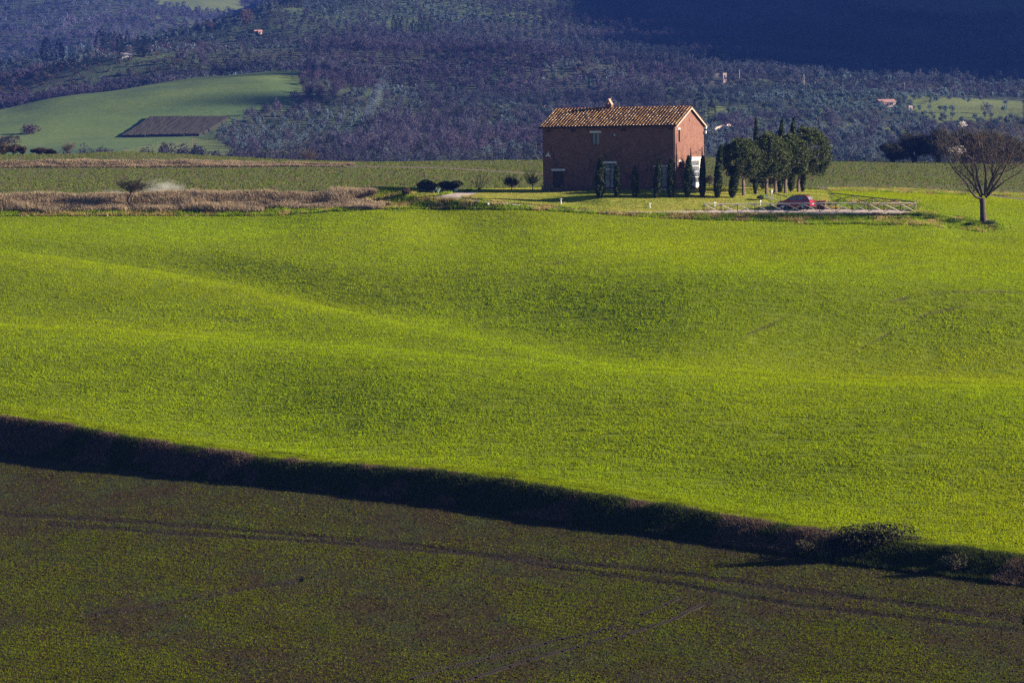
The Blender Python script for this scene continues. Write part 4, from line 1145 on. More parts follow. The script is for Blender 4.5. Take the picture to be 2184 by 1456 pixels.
# garden steps, white post, rails
t = empty('garden_steps', at(1643, 426)); tag(t, 'white stone garden steps climbing the lawn to the white post', 'steps')
for i, (x, y) in enumerate(((1633, 418), (1641, 421.5), (1649, 425.5))):
    p = at(x, 424) ; k = mpp(p.y)
    mb = MB()
    for j in range(4): mb.box(-.34 + j * .175, -.19 + j * .175, -.2, .2, -.02, .11 + .02 * (j % 2))
    s = mb.build('step', M_white, t, bevel=.01); s.location = ((x - 1643) * k, .3 * (2 - i), (424 - y) * k + .05 - (i == 2) * .0)
p = at(1645.5, 417); t = empty('garden_post', p); tag(t, 'white stone post with a rounded head above the garden steps', 'post')
MB().tube([(0, 0, -.1), (0, 0, .5)], [.13, .10], 8).build('shaft', M_white, t)
MB().tube([(0, 0, .5), (0, 0, .56), (0, 0, .66), (0, 0, .72)], [.17, .15, .08, .03], 8).build('head', M_white, t)

def fence(name, label, pxs, y0, y1, d0, d1, mat, h=1.12, cross=True, group=None):
    a, b = at_d(pxs[0], d0), at_d(pxs[-1], d1)
    t = empty(name, a); tag(t, label, 'fence', group)
    pts = []
    for x in pxs:
        e = float(rays(x, 440)[0]); s = (e * a.y - a.x) / ((b.x - a.x) - e * (b.y - a.y))
        X_, Y_ = a.x + (b.x - a.x) * s, a.y + (b.y - a.y) * s
        pts.append(Vector((X_, Y_, gz(X_, Y_))) - a)
    g = random.Random(len(pxs))
    for p in pts: MB().tube([p + Vector((0, 0, -.25)), p + Vector((g.uniform(-.02, .02), 0, h))], [.055, .05], 6).build('post', M_postw, t)
    for i, (p, q) in enumerate(zip(pts[:-1], pts[1:])):
        u = Vector((0, -.07, 0)); z = lambda v: Vector((0, 0, v))
        MB().tube([p + u + z(h - .04 + g.uniform(-.02, .03)), (p + q) / 2 + u + z(h - .03), q + u + z(h - .05)], [.06, .065, .06], 6).build('rail', mat, t)
        if cross:
            MB().tube([p + u * .9 + z(h - .12), q + u * .9 + z(.05)], .045, 6).build('brace', mat, t)
            MB().tube([p - u * .9 + z(.05), q - u * .9 + z(h - .12)], .045, 6).build('brace', mat, t)
    return t
M_postw = mk('post_wood', (.20, .15, .12), .9, noise=(8, (.12, .09, .07), .45, .65))
FX_ = [1480 + x / 4.368 for x in (95, 252, 405, 567, 710, 865, 1018, 1168, 1322, 1472, 1625, 1770, 1923, 2070)]
f1 = fence('wooden_fence', 'pale rustic log fence with crossed braces along the driveway', FX_, 0, 0, 437.2, 437.6, M_old, group='rustic log fences round the driveway')
FX2 = [1480 + x / 4.368 for x in (1283, 1475, 1668, 1867, 2058)]
f2 = fence('wooden_fence', 'darker log fence standing behind the right end of the driveway', FX2, 0, 0, 447, 440.5, M_postw, h=1.05, group='rustic log fences round the driveway')
f3 = fence('handrail', 'thin dark wooden handrail slanting down beside the garden steps', [1648, 1666, 1680], 0, 0, 447, 444.5, M_postw, h=.75, cross=False); f3['category'] = 'handrail'

# garden lamps: white posts with a flat head
for i, (x, y, tp, lb) in enumerate([(1196.5, 435, 422.6, 'small white garden lamp on the lawn below the woodpile'), (1386, 444, 433, 'small white garden lamp on the bank below the slim leaning cypress'),
                                    (1524, 441, 431, 'small white garden lamp behind the left end of the pale fence'), (1621.5, 437.5, 427, 'small white garden lamp left of the parked car')]):
    p = at(x, y); k = mpp(p.y); h = (y - tp) * k
    t = empty('garden_lamp', p, .3 * i); tag(t, lb, 'garden lamp', 'small white garden lamps along the driveway')
    MB().tube([(0, 0, -.1), (0, 0, h * .8)], [.075, .06], 7).build('post', M_white, t)
    mb = MB(); mb.box(-.17, .24, -.08, .08, h * .78, h * .87); mb.tube([(0, 0, h * .87), (0, 0, h)], [.09, .03], 7); mb.build('lamp_head', M_white, t, bevel=.01)

# brick gate pillar box
p = at(1751, 446.5); t = empty('brick_bin_shelter', p, R(-8)); tag(t, 'low terracotta brick shelter with tiled top behind the parked car', 'shelter')
MB().box(.42, .58, -.35, .35, -.2, .92).build('wall', M_red, t); MB().box(-.6, -.44, -.35, .35, -.2, .92).build('wall', M_red, t)
MB().box(-.44, .42, .28, .35, -.2, .92).build('wall', M_red, t)
mb = MB(); mb.box(-.68, .68, -.45, .45, .92, .98)
for i in range(8): mb.tube([(-.6 + i * .172, -.47, 1.0), (-.6 + i * .172, .47, 1.0)], .07, 6)
mb.build('roof', M_red, t)

# ================================================================== THE CAR
M_paint = mk('maroon_paint', (.20, .012, .03), .28, spec=.6, noise=(3, (.17, .010, .026), .4, .7))
M_tyre = mk('tyre_rubber', (.02, .02, .02), .8, noise=(9, (.03, .03, .03), .4, .7))
M_rim = mk('wheel_rim', (.35, .35, .37), .35, metal=.7, noise=(9, (.25, .25, .27), .4, .7))
M_lampr = mk('red_lens', (.45, .02, .02), .2, spec=.6, noise=(20, (.3, .01, .01), .4, .7))
M_trim = mk('black_trim', (.025, .025, .028), .6, noise=(9, (.035, .035, .035), .4, .7))
M_cglass = mk('car_glass', (.10, .12, .12), .08, spec=.9, noise=(2, (.15, .18, .17), .4, .6))
cp = at_d(1697, 441.0)
car = empty('parked_car', (cp.x, cp.y, cp.z + .01), R(180 - 27)); tag(car, 'dark red hatchback parked on the gravel behind the fence', 'car')
def W(z): return np.interp(z, [.2, .45, .8, 1.02, 1.35, 1.58], [.80, .87, .88, .84, .71, .60])
lowp = [(-2.05, .28), (-2.14, .45), (-2.15, .68), (-2.10, .92), (-2.0, 1.04), (1.05, 1.06), (1.55, 1.0), (1.95, .88), (2.12, .70), (2.15, .45), (2.05, .26)]
roofp = [(-2.02, 1.03), (-1.72, 1.46), (-1.5, 1.58), (-.9, 1.635), (-.1, 1.62), (.35, 1.52), (1.12, 1.05)]
def shell(mb, prof, nb):
    n = len(prof); V = []
    for x, z in prof:
        w_ = float(W(z)); tx = .90 if abs(x) > 1.9 else 1.0
        for y in (-w_ * tx, -w_ * tx * .9, 0, w_ * tx * .9, w_ * tx): V.append((x, y, z + (.02 if abs(y) < w_ * .5 else 0)))
    Fc = []
    for i in range(n - 1):
        for j in range(4): Fc.append((i * 5 + j, i * 5 + j + 1, (i + 1) * 5 + j + 1, (i + 1) * 5 + j))
    mb.add(V, Fc)
    for j in (0, 4):           # sides, as strips down to the closing line
        top_ = [V[i * 5 + j] for i in range(n)]
        mb.add(top_, [tuple(range(n)) if j else tuple(range(n))[::-1]])
mb = MB(); shell(mb, lowp, 0); shell(mb, roofp, 0)
mb.box(-2.0, 2.0, -.78, .78, .24, .3)
mb.build('body', M_paint, car, bevel=.03)
def quad(name, P, mat, parent, th=.012):
    P = [Vector(p) for p in P]; n = (P[1] - P[0]).cross(P[2] - P[0]).normalized()
    if n.dot(sum(P, Vector()) / len(P) - Vector((0, 0, .9))) < 0: n = -n
    m = len(P); V = [p + n * th for p in P] + [p - n * .02 for p in P]
    return MB().add(V, [tuple(range(m)), tuple(range(m, 2 * m))[::-1]] + [(i, m + i, m + (i + 1) % m, (i + 1) % m) for i in range(m)]).build(name, mat, parent)
for sg in (-1, 1):
    yy = lambda z: sg * (float(W(z)) + .003)
    quad('side_window', [(-.42, yy(1.09), 1.09), (.30, yy(1.09), 1.09), (.86, yy(1.10), 1.10), (.30, yy(1.47), 1.47), (-.42, yy(1.53), 1.53)], M_cglass, car)
    quad('side_window', [(-1.30, yy(1.10), 1.10), (-.54, yy(1.09), 1.09), (-.54, yy(1.53), 1.53), (-1.22, yy(1.51), 1.51)], M_cglass, car)
    quad('side_window', [(-1.72, yy(1.16), 1.16), (-1.40, yy(1.12), 1.12), (-1.33, yy(1.48), 1.48), (-1.58, yy(1.40), 1.40)], M_cglass, car)
    MB().tube([(-1.5, sg * .56, 1.66), (-.1, sg * .58, 1.70), (.3, sg * .56, 1.62)], .022, 5).build('roof_rail', M_trim, car)
    MB().box(.62, .78, min(sg * .86, sg * 1.0), max(sg * .86, sg * 1.0), 1.05, 1.18).build('mirror', M_paint, car, bevel=.02)
    MB().box(-2.165, -2.05, min(sg * .60, sg * .80), max(sg * .60, sg * .80), .72, 1.0).build('tail_light', M_lampr, car, bevel=.02)
    MB().box(2.02, 2.14, min(sg * .50, sg * .78), max(sg * .50, sg * .78), .64, .80).build('headlight', M_white, car, bevel=.02)
    for xw in (-1.28, 1.30):
        mbw = MB(); mbw.tube([(xw, sg * .70, .32), (xw, sg * .90, .32)], .36, 20); mbw.build('wheel_arch', M_trim, car)
        wh = MB().tube([(xw, sg * .72, .31), (xw, sg * .915, .31)], .31, 20).build('wheel', M_tyre, car, bevel=.02)
        MB().tube([(xw, sg * .80, .31), (xw, sg * .925, .31)], [.2, .19], 12).build('rim', M_rim, wh)
quad('rear_window', [(-1.975, -.66, 1.12), (-1.975, .66, 1.12), (-1.74, .56, 1.44), (-1.74, -.56, 1.44)], M_cglass, car)
quad('windscreen', [(1.0, -.68, 1.13), (1.0, .68, 1.13), (.46, .58, 1.47), (.46, -.58, 1.47)], M_cglass, car)
MB().box(-2.20, -2.08, -.80, .80, .34, .56).build('bumper', M_paint, car, bevel=.03)
MB().box(2.06, 2.19, -.76, .76, .30, .52).build('bumper', M_paint, car, bevel=.03)
MB().box(-2.225, -2.19, -.26, .26, .56, .68).build('number_plate', M_white, car)
# ================================================================== BARE TREES, BUSHES AND FAR THINGS
def tree_limbs(limbs, twigs, seed, n_tw=10, tw_len=1.2, up=.7, rad=.16, rt=.012, spread=.6):
    """limbs: list of (points, r0, r1). returns MB of limbs and MB of twigs growing from them."""
    g = random.Random(seed); A, B = MB(), MB()
    def twig(p, dr, ln, r, dep):
        pts = [p]; q = Vector(p); dr = dr.normalized(); n = 4
        for i in range(n):
            dr = (dr + Vector((g.gauss(0, .22), g.gauss(0, .22), g.gauss(.05, .18)))).normalized(); q = q + dr * ln / n; pts.append(q.copy())
        B.tube(pts, [r * (1 - .8 * i / n) for i in range(n + 1)], 3, cap=False)
        if dep > 0:
            for _ in range(g.choice((2, 3, 3))):
                k = g.randint(1, n); nd = (dr + Vector((g.gauss(0, spread), g.gauss(0, spread), g.gauss(.1, spread)))).normalized()
                twig(pts[k], nd, ln * g.uniform(.5, .8), r * .62, dep - 1)
    for pts, r0, r1 in limbs:
        pts = [Vector(p) for p in pts]; n = len(pts)
        A.tube(pts, [r0 + (r1 - r0) * i / (n - 1) for i in range(n)], 6)
        for k in range(n_tw):
            t = g.uniform(.25, 1.0) * (n - 1); i = min(int(t), n - 2); p = pts[i].lerp(pts[i + 1], t - i)
            dr = (pts[i + 1] - pts[i]).normalized() * .6 + Vector((g.gauss(0, spread), g.gauss(0, spread), up * g.random()))
            twig(p, dr, tw_len * g.uniform(.6, 1.2), rt * 1.6, twigs)
        twig(pts[-1], pts[-1] - pts[-2], tw_len, rt * 1.8, twigs)
    return A, B
M_tw = mk('bare_twigs', (.085, .06, .048), .85, noise=(2, (.08, .06, .05), .4, .65))
M_tw3 = mk('dark_twigs', (.05, .036, .028), .85, noise=(2, (.035, .026, .02), .4, .65))
M_tw2 = mk('lichen_twigs', (.26, .21, .05), .85, noise=(2, (.16, .12, .05), .4, .65))
M_trunk = mk('tree_trunk', (.085, .055, .042), .9, noise=(3, (.04, .028, .022), .42, .62), bump=(7, .8, .06))

# the big bare tree at the right
p = at(2097, 476); k = mpp(p.y); g = random.Random(4)
def zp(X_, Y_, y=0): return ((1780 + X_ / 5.39 - 2097) * k, y, (476 - (240 + Y_ / 5.39)) * k)
def zl(pts, ys): return [zp(a + g.uniform(-16, 16) * (i > 1), b + g.uniform(-14, 14) * (i > 1), ys * i / (len(pts) - 1) + g.uniform(-.1, .1)) for i, (a, b) in enumerate(pts)]
t = empty('bare_tree', p); tag(t, 'large leafless tree with spreading limbs at the right edge of the field', 'tree')
mb = MB(); mb.tube([zp(1715, 1330), zp(1712, 1230), zp(1706, 1120), zp(1704, 1040), zp(1702, 985)], [.52, .42, .35, .34, .40], 10); mb.build('trunk', M_trunk, t, smooth=True)
LB = [(zl([(1690, 1000), (1610, 960), (1550, 890), (1520, 800), (1400, 690), (1300, 560), (1230, 430)], -1.2), .17, .04),
      (zl([(1690, 980), (1640, 850), (1600, 740), (1500, 600), (1420, 500)], 1.5), .17, .05),
      (zl([(1700, 960), (1650, 780), (1630, 620), (1520, 450), (1430, 330)], .6), .19, .04),
      (zl([(1730, 960), (1745, 700), (1720, 520), (1700, 380), (1690, 220)], -.6), .19, .04),
      (zl([(1740, 980), (1830, 850), (1830, 640), (1860, 450), (1900, 260)], 1.4), .15, .03),
      (zl([(1760, 960), (1900, 760), (1990, 560), (2060, 400), (2140, 280)], -1.5), .16, .03),
      (zl([(1760, 900), (1880, 720), (2050, 650), (2240, 610)], .9), .11, .03),
      (zl([(1740, 940), (1850, 690), (1980, 470), (1960, 260)], 2.0), .12, .03),
      (zl([(1680, 960), (1600, 760), (1560, 620), (1600, 420), (1640, 300)], -2.0), .12, .03),
      (zl([(1770, 940), (1960, 800), (2130, 690), (2280, 520)], .5), .12, .03),
      (zl([(1690, 970), (1560, 780), (1400, 640), (1320, 440)], 1.0), .11, .03),
      (zl([(1750, 900), (1900, 640), (2100, 480), (2250, 330)], 1.2), .11, .03),
      (zl([(1560, 900), (1590, 940), (1600, 900)], .1), .06, .04)]
A, B = tree_limbs(LB, 3, 9, n_tw=13, tw_len=1.9, rt=.020, up=.9)
A.build('branches', M_trunk, t, smooth=True); B.build('twigs', M_tw, t)
def twig_mass(t, cx, cz, rx, rz, n, sz, col, seed, ry=None, lumps=10, asp=2.6):
    P = blob(n, 1, 2, seed, lumps); P[:, 2] -= 1.1; P = P * [rx, ry or rx, rz] + [cx, 0, cz]
    V, Fq, c = leaves(P, sz, seed, col, .3, aspect=asp, tri=True, up=.2); leaf_obj('twig_tips', V, Fq, c, M_wood, t)
twig_mass(t, 12 * k, 148 * k, 98 * k, 56 * k, 2000, .14, (.062, .046, .036), 3)
shrub('weed_clump', 'leafy green ivy clump at the foot of the large bare tree', 2113, 480, 32, 11, (.05, .085, .02), M_pine, 700, .12, upright=.3)
WL = ['dark green weed clump on the verge, just right of the fence end', 'longest dark green weed clump between the fence end and the large bare tree', 'green weed clump right under the last post of the pale fence', 'green weed clump touching the left side of the large bare tree trunk', 'low green weed clump on the verge below the fence end', 'low green weed clump on the verge, farthest left of those near the fence end', 'low green weed clump in front of the foot of the large bare tree', 'small dark green weed tuft on the verge below the parked car']
for i, (x, y, w_, h_) in enumerate([(1985, 470, 40, 9), (2030, 476, 46, 10), (1962, 462, 26, 7), (2068, 482, 38, 8), (1920, 468, 30, 5), (1860, 468, 26, 5), (2120, 487, 30, 6), (1670, 465, 16, 7)]):
    shrub('weed_clump', WL[i], x, y, w_, h_, (.06, .10, .015), M_grass, 420, .13, upright=.5,
          group='weed clumps on the verge', stems=2)

# windswept small tree left, with the dark stump
p = at(275.5, 432.5); k = mpp(p.y); p = p + Vector((0, -.9, .15)); q = lambda x, y, d=0: ((x - 275.5) * k, d, (431 - y) * k)
t = empty('windswept_tree', p); tag(t, 'small windswept leafless tree leaning over the dry grass at left', 'tree')
mb = MB(); mb.tube([q(275, 433), q(277, 424), q(281, 417), q(280, 411)], [.16, .12, .10, .08], 7)
mb.build('trunk', M_trunk, t)
LB = [([q(280, 412), q(272, 406), q(262, 402, .3), q(257, 397, .4)], .06, .02), ([q(280, 412), q(280, 402), q(274, 394, -.3), q(268, 388)], .06, .02), ([q(280, 413), q(290, 407, .3), q(303, 402), q(318, 398)], .06, .02),
      ([q(281, 412), q(287, 400, -.4), q(292, 392), q(302, 389)], .05, .02), ([q(280, 413), q(296, 411, -.3), q(308, 406), q(322, 401)], .04, .015), ([q(279, 411), q(268, 398, .5), q(264, 392, .6)], .04, .015)]
A, B = tree_limbs(LB, 3, 3, n_tw=18, tw_len=.62, rt=.014, up=.3, spread=.9)
A.build('branches', M_tw3, t); B.build('twigs', M_tw3, t)
twig_mass(t, 14 * k, 32 * k, 33 * k, 11 * k, 1300, .10, (.035, .026, .02), 4)
p = at(249, 428); t = empty('tree_stump', p); tag(t, 'dark rounded stump in the dry grass beside the windswept tree', 'stump')
MB().tube([(0, 0, -.2), (0, 0, .25), (.02, 0, .45), (.03, 0, .56)], [.34, .33, .27, .12], 10).build('wood', M_bark, t)

def bare(name, label, px, py, w_, top, seed, mat, fork=5, d=None, dens=6, dep=2, base_h=.25, r=.07):
    p = at(px, py) if d is None else at_d(px, d); k = mpp(p.y); W2 = w_ * k / 2; H = (py - top) * k
    t = empty(name, p); tag(t, label, 'tree'); g = random.Random(seed)
    MB().tube([(0, 0, -.2), (g.uniform(-.05, .05), 0, H * base_h)], [r, r * .8], 6).build('trunk', M_bark if mat is not M_tw2 else mat, t)
    LB = []
    for i in range(fork):
        a = -1 + 2 * i / (fork - 1); e = Vector((a * W2 * .8, g.uniform(-.5, .5) * W2, H * g.uniform(.8, .95) * (1 - .25 * a * a)))
        s0 = Vector((0, 0, H * base_h)); m = s0.lerp(e, .5) + Vector((a * W2 * .12, 0, -H * .05))
        LB.append(([s0, m, e], r * .55, .018))
    A, B = tree_limbs(LB, dep, seed, n_tw=dens, tw_len=H * .28, rt=.014, up=.6)
    A.build('branches', mat, t); B.build('twigs', mat, t)
    if dep > 1: twig_mass(t, 0, H * .62, W2 * .95, H * .36, 500, .12, (.09, .075, .03) if mat is M_tw2 else (.07, .052, .042), seed)
    return t
bare('bare_tree', 'leafless vase shaped tree at the end of the gravel path', 1022, 407, 42, 374, 5, M_tw, 6, dens=6, dep=1, base_h=.06)
t = bare('young_tree', 'small dark olive like tree left of the farmhouse', 1091, 406, 44, 376, 6, M_tw, 6, dens=7, dep=2)
k = mpp(t.location.y); P = blob(900, 20 * k, 26 * k, 5, 9) + [-.1, 0, 6 * k]
V, Fq, c = leaves(P, .10, 6, (.05, .055, .03), .3, aspect=1.6); leaf_obj('foliage', V, Fq, c, M_olive, t)
bare('young_tree', 'small yellow lichened bare tree beside the farmhouse', 1136, 405.5, 38, 367, 7, M_tw2, 6, dens=6, dep=2, base_h=.35)
bare('bare_tree', 'thin bare sapling behind the gap between house and pines', 1514, 400, 22, 370, 8, M_tw, 4, d=470, dens=5)
bare('bare_tree', 'leafless bush like tree on the crest at far left', 148, 331, 34, 305, 10, M_tw, 7, d=688, dens=9, dep=2, base_h=.1, r=.1)
bare('bare_tree', 'leafless round tree just behind the crest left of centre', 661, 347, 46, 322, 12, M_tw, 8, d=708, dens=10, dep=2, base_h=.1, r=.12)

# bushes and small garden things left of the house
shrub('round_bush', 'dark round bush left of the pair beside the gravel path', 909, 409, 50, 26, (.075, .072, .05), M_wood, 2800, .13, upright=.1, tri=True, group='pair of dark round bushes')
shrub('round_bush', 'wide dark round bush right of the pair beside the gravel path', 961, 407, 58, 25, (.075, .072, .05), M_wood, 3200, .13, upright=.1, tri=True, group='pair of dark round bushes')
shrub('shrub', 'small reddish brown twiggy shrub left of the dark bushes', 866, 417, 24, 18, (.09, .06, .04), M_wood, 900, .12, upright=.5, tri=True)
shrub('shrub', 'grey brown twiggy shrub at the end of the dry grass bank', 790, 417, 40, 13, (.09, .065, .05), M_wood, 900, .12, upright=.5, tri=True)
p = at(934, 412.5); t = empty('agave', p); tag(t, 'spiky grey green agave before the dark round bushes', 'agave')
M_agave = mk('agave_leaf', (.20, .26, .20), .6, noise=(6, (.14, .19, .14), .4, .65)); g = random.Random(6)
for i in range(16):
    a = i * 2.4; r = g.uniform(.25, .4); h = g.uniform(.35, .75)
    MB().tube([(0, 0, 0), (math.cos(a) * r * .5, math.sin(a) * r * .5, h * .6), (math.cos(a) * r, math.sin(a) * r, h)], [.05, .055, .008], 4).build('leaf', M_agave, t)
p = at(906, 407.5); t = empty('garden_table', p); tag(t, 'small pale garden table before the left dark bush', 'table')
MB().box(-.42, .42, -.28, .28, .46, .51).build('table_top', M_white, t, bevel=.01)
for sx in (-1, 1):
    for sy in (-1, 1): MB().tube([(sx * .36, sy * .22, -.05), (sx * .33, sy * .2, .46)], .022, 5).build('leg', M_metal, t)
p = at(956, 409.5); t = empty('garden_bench', p); tag(t, 'long low dark garden bench with a pale block at its right end', 'bench')
MB().box(-1.15, .75, -.18, .18, .28, .36).build('seat', M_trim, t)
for x in (-1.0, -.1, .6): MB().box(x - .05, x + .05, -.15, .15, -.05, .28).build('leg', M_trim, t)
MB().box(.78, 1.2, -.2, .2, -.05, .36).build('end_block', M_stone, t, bevel=.02)
p = at(997, 409.5); t = empty('flower_clump', p); tag(t, 'low green clump with pale yellow flowers at the edge of the lawn', 'flowers')
g_ = np.random.default_rng(5); P = blob(500, .62, .45, 3); V, Fq, c = leaves(P, .12, 3, (.08, .15, .02), .3, up=.5); leaf_obj('foliage', V, Fq, c, M_grass, t)
P = P[g_.integers(0, 500, 60)] + [0, 0, .12]; V, Fq, c = leaves(P, .08, 4, (.6, .6, .25), .2); leaf_obj('flowers', V, Fq, c, M_grass, t)
p = at(1041, 439.5); t = empty('white_stone', p); tag(t, 'single white stone on the green verge below the gravel path', 'stone')
MB().tube([(0, -.14, .02), (0, -.1, .10), (.02, .02, .15), (.03, .12, .08)], [.08, .16, .17, .08], 7).build('rock', M_white, t)
p = at(924, 411.5); t = empty('small_stump', p); tag(t, 'tiny cut stump on the grass left of the agave', 'stump')
MB().tube([(0, 0, -.1), (0, 0, .22)], [.14, .12], 8).build('wood', M_bark, t)
for i, (x, y, w_, h_) in enumerate([(790, 437, 22, 11), (812, 439, 20, 9), (832, 440, 20, 8)]):
    shrub('dry_grass_clump', ['leftmost and tallest straw coloured grass heap at the end of the dry bank', 'middle straw coloured grass heap at the end of the dry bank', 'rightmost straw coloured grass heap at the end of the dry bank'][i], x, y, w_, h_, (.40, .30, .17), M_dry, 800, .2,
          group='dry grass heaps at the end of the bank', cat_='dry grass', upright=.1, stems=2, tri=True, aspect=2.2)

# dark mound of trees at the right on the crest
MOUND = [(1905, 352, 66, 44, .045), (1950, 353, 86, 62, .038), (2003, 356, 90, 72, .04), (2058, 357, 96, 74, .036), (2105, 358, 86, 72, .045), (2150, 359, 80, 62, .05), (2200, 360, 90, 48, .055)]
ML = ['lowest olive brown shrub at the left end of the dark thicket', 'second shrub from the left of the dark thicket on the crest', 'tall dark shrub left of the middle of the thicket', 'tallest dark shrub in the middle of the thicket, behind the blossom',
      'dark shrub of the thicket behind the large bare tree', 'brownish shrub of the thicket right of the large bare tree', 'low brown shrub at the right end of the thicket']
for i, (x, y, w_, h_, v) in enumerate(MOUND):
    shrub('thicket_shrub', ML[i], x, y, w_, h_, (v, v * .95, v * .55), M_wood, 5200, .26, d=697 + 3 * (i % 2), group='dark thicket shrubs on the crest', upright=.35, tri=True, stems=26, k_=14, seed=60 + i)
for i, (x, y, w_, h_, z0, lb) in enumerate([(2043, 345, 54, 26, .0, 'white blossoming shrub before the dark thicket'), (2054, 300, 26, 12, 5.6, 'patch of white blossom on top of the dark thicket')]):
    p = at_d(x, 689 if i == 0 else 699); k = mpp(p.y)
    t = empty('blossom_tree', p); tag(t, lb, 'blossoming tree', 'white blossoming trees at the thicket')
    P = blob(420, w_ * k / 2, h_ * k, 8 + i) + [0, 0, 1.2 + z0]; V, Fq, c = leaves(P, .16, 9, (.62, .56, .52), .25); leaf_obj('blossom', V, Fq, c, M_olive, t)
    g = random.Random(i); mb = MB()
    for j in range(14): e = Vector(P[g.randrange(420)]); mb.tube([(0, 0, -.1), (e.x * .4, e.y * .4, e.z * .6), e], [.06, .04, .015], 4)
    mb.build('branches', M_bark, t)
# brown bushes on the left crest
for i, (x, y, w_, h_, v, lb) in enumerate([(8, 332, 50, 27, .10, 'brown bush at the left edge on the crest'), (30, 332, 36, 24, .085, 'second brown bush from the left edge on the crest'), (50, 331, 20, 21, .09, 'small dark bush right of the brown bushes on the crest'),
                                   (84, 333, 40, 16, .10, 'low purplish bush on the crest left of the bare tree'), (108, 333, 28, 13, .12, 'low pale brown bush on the crest left of the bare tree')]):
    shrub('crest_bush', lb, x, y, w_, h_, (v, v * .72, v * .5), M_wood, 1500, .2, d=689, group='bushes on the left crest', tri=True, upright=.1, seed=80 + i)

# bramble at the ditch
p = at(1880, 1200); p2 = at(1880, 1172)
t = shrub('bramble_bush', 'sprawling dark bramble bush hanging over the ditch bank at right', 1880, 1203, 290, 72, (.028, .030, .012), M_cyp, 9000, .12, pos=Vector((p.x, p.y + 2.8, p.z + .1)), upright=.2, stems=46, k_=34, seed=5, depth=.40)
g = random.Random(8); mb = MB(); k = mpp(p.y)
for i in range(70):
    x0 = g.uniform(-4.2, 4.2); h = g.uniform(.9, 2.3) * (1 - (x0 / 5) ** 2); dx = g.uniform(-1.5, 1.5)
    mb.tube([(x0, g.uniform(-.6, .6), .1), (x0 + dx * .3, g.uniform(-.8, .8), h * .8), (x0 + dx * .7, g.uniform(-.9, .9), h), (x0 + dx, g.uniform(-1.1, .8), h * .8)], [.022, .016, .012, .006], 3, cap=False)
mb.build('runners', mk('bramble_stem', (.16, .11, .07), .8, noise=(3, (.10, .10, .04), .4, .6)), t)
shrub('bramble_bush', 'smaller bramble clump right of the sprawling bush on the ditch bank', 2040, 1222, 70, 40, (.03, .03, .014), M_cyp, 1500, .11, upright=.2, stems=16, seed=6)
shrub('bramble_bush', 'thin yellowish bramble clump left of the sprawling bush on the ditch bank', 1722, 1180, 70, 34, (.045, .04, .018), M_cyp, 700, .09, upright=.3, stems=22, seed=7)

# tyre prints with lugs, raised strips of soil in the near field
def tyre(name, label, pts, wd=.42):
    P = [at(x, y, 150) for x, y in pts]; g = random.Random(1); mb = MB(); L_s = 0
    for a, b in zip(P[:-1], P[1:]):
        dvec = (b - a); dvec.z = 0; ln = dvec.length; dvec.normalize(); nrm = Vector((-dvec.y, dvec.x, 0)); n = int(ln / .26)
        for i in range(n):
            c = a + dvec * ln * i / n; sk = .16
            for sd in (-1, 1):
                if g.random() < .08: continue
                q0, q1 = c + nrm * sd * .03 + dvec * sk * .3, c + nrm * sd * wd / 2 - dvec * sk * .6
                q0.z, q1.z = gz(q0.x, q0.y) + .015, gz(q1.x, q1.y) + .015
                mid = (q0 + q1) / 2; d = q1 - q0; M = Matrix.Translation(mid) @ d.to_track_quat('X', 'Z').to_matrix().to_4x4()
                mb.obox(M, d.length, .11, .10, (.034, .024, .017))
    o = mb.build(name, mk('printed_soil', (1, 1, 1), .95, attr=True), bevel=0); tag(o, kind='structure'); return o
tyre('tyre_track', '', [(880, 1448), (960, 1425), (1037, 1405), (1175, 1369), (1285, 1345), (1330, 1335)])
tyre('tyre_track', '', [(930, 1466), (991, 1452), (1106, 1416), (1210, 1386), (1326, 1357), (1436, 1322), (1500, 1290)])
tyre('tyre_track', '', [(1370, 1310), (1410, 1295), (1446, 1276)])
0 and tyre('tyre_track', '', [(1790, 772), (1831, 749), (1902, 711), (1974, 675), (2040, 656)], .5)

# ------------------------------------------------------------------ far cypresses, houses, poles
cy_me = []
for i in range(4):
    V, Fq, c = crown_arrays('cypress', 420, 700 + i); cy_me.append(np_mesh('crown', V, Fq, M_cyp, col=c * .8, link=False))
ctr = MB().tube([(0, 0, -1), (0, 0, 1.5)], [.25, .2], 5).build('trunk', M_bark, link=False)
def fc(px, py, top, w_, label, group, d=None):
    p = far_at(px, py) if d is None else None
    k = mpp(p.y); t = empty('far_cypress', p); tag(t, label, 'cypress', group); s = (py - top) * k / 12.4 * 1.2
    wd = w_ * k / 1.9; t.scale = (wd, wd, s); t.rotation_euler = (0, 0, px)
    i = int(px) % 4
    for nm, me in (('crown', cy_me[i]), ('trunk', ctr)):
        o = bpy.data.objects.new(nm, me); C.objects.link(o); o.parent = t
ORD = ['first', 'second', 'third', 'fourth', 'fifth', 'sixth', 'seventh', 'eighth', 'ninth', 'tenth', 'eleventh', 'twelfth', 'thirteenth', 'fourteenth', 'fifteenth', 'sixteenth', 'seventeenth', 'eighteenth']
Z4.sort(key=lambda q: q[0]); cnt = {}
for i, (x, y, tp, w_) in enumerate(Z4):
    big_ = w_ > 40
    kd = 0 if big_ else (1 if x < 1500 else 2); cnt[kd] = cnt.get(kd, 0) + 1
    fc(x / 3.4125, y / 3.4125, tp / 3.4125, w_ / 3.4125, (ORD[cnt[kd] - 1] + ' from the left of the ' + ['broad dark cypresses on the ridge at upper left', 'slim dark cypresses on the ridge at upper left', 'dark cypresses on the skyline at the top edge'][kd]),
       'broad cypresses on the left ridge' if big_ else ('slim cypresses on the left ridge' if x < 1500 else 'cypresses on the ridge top'))
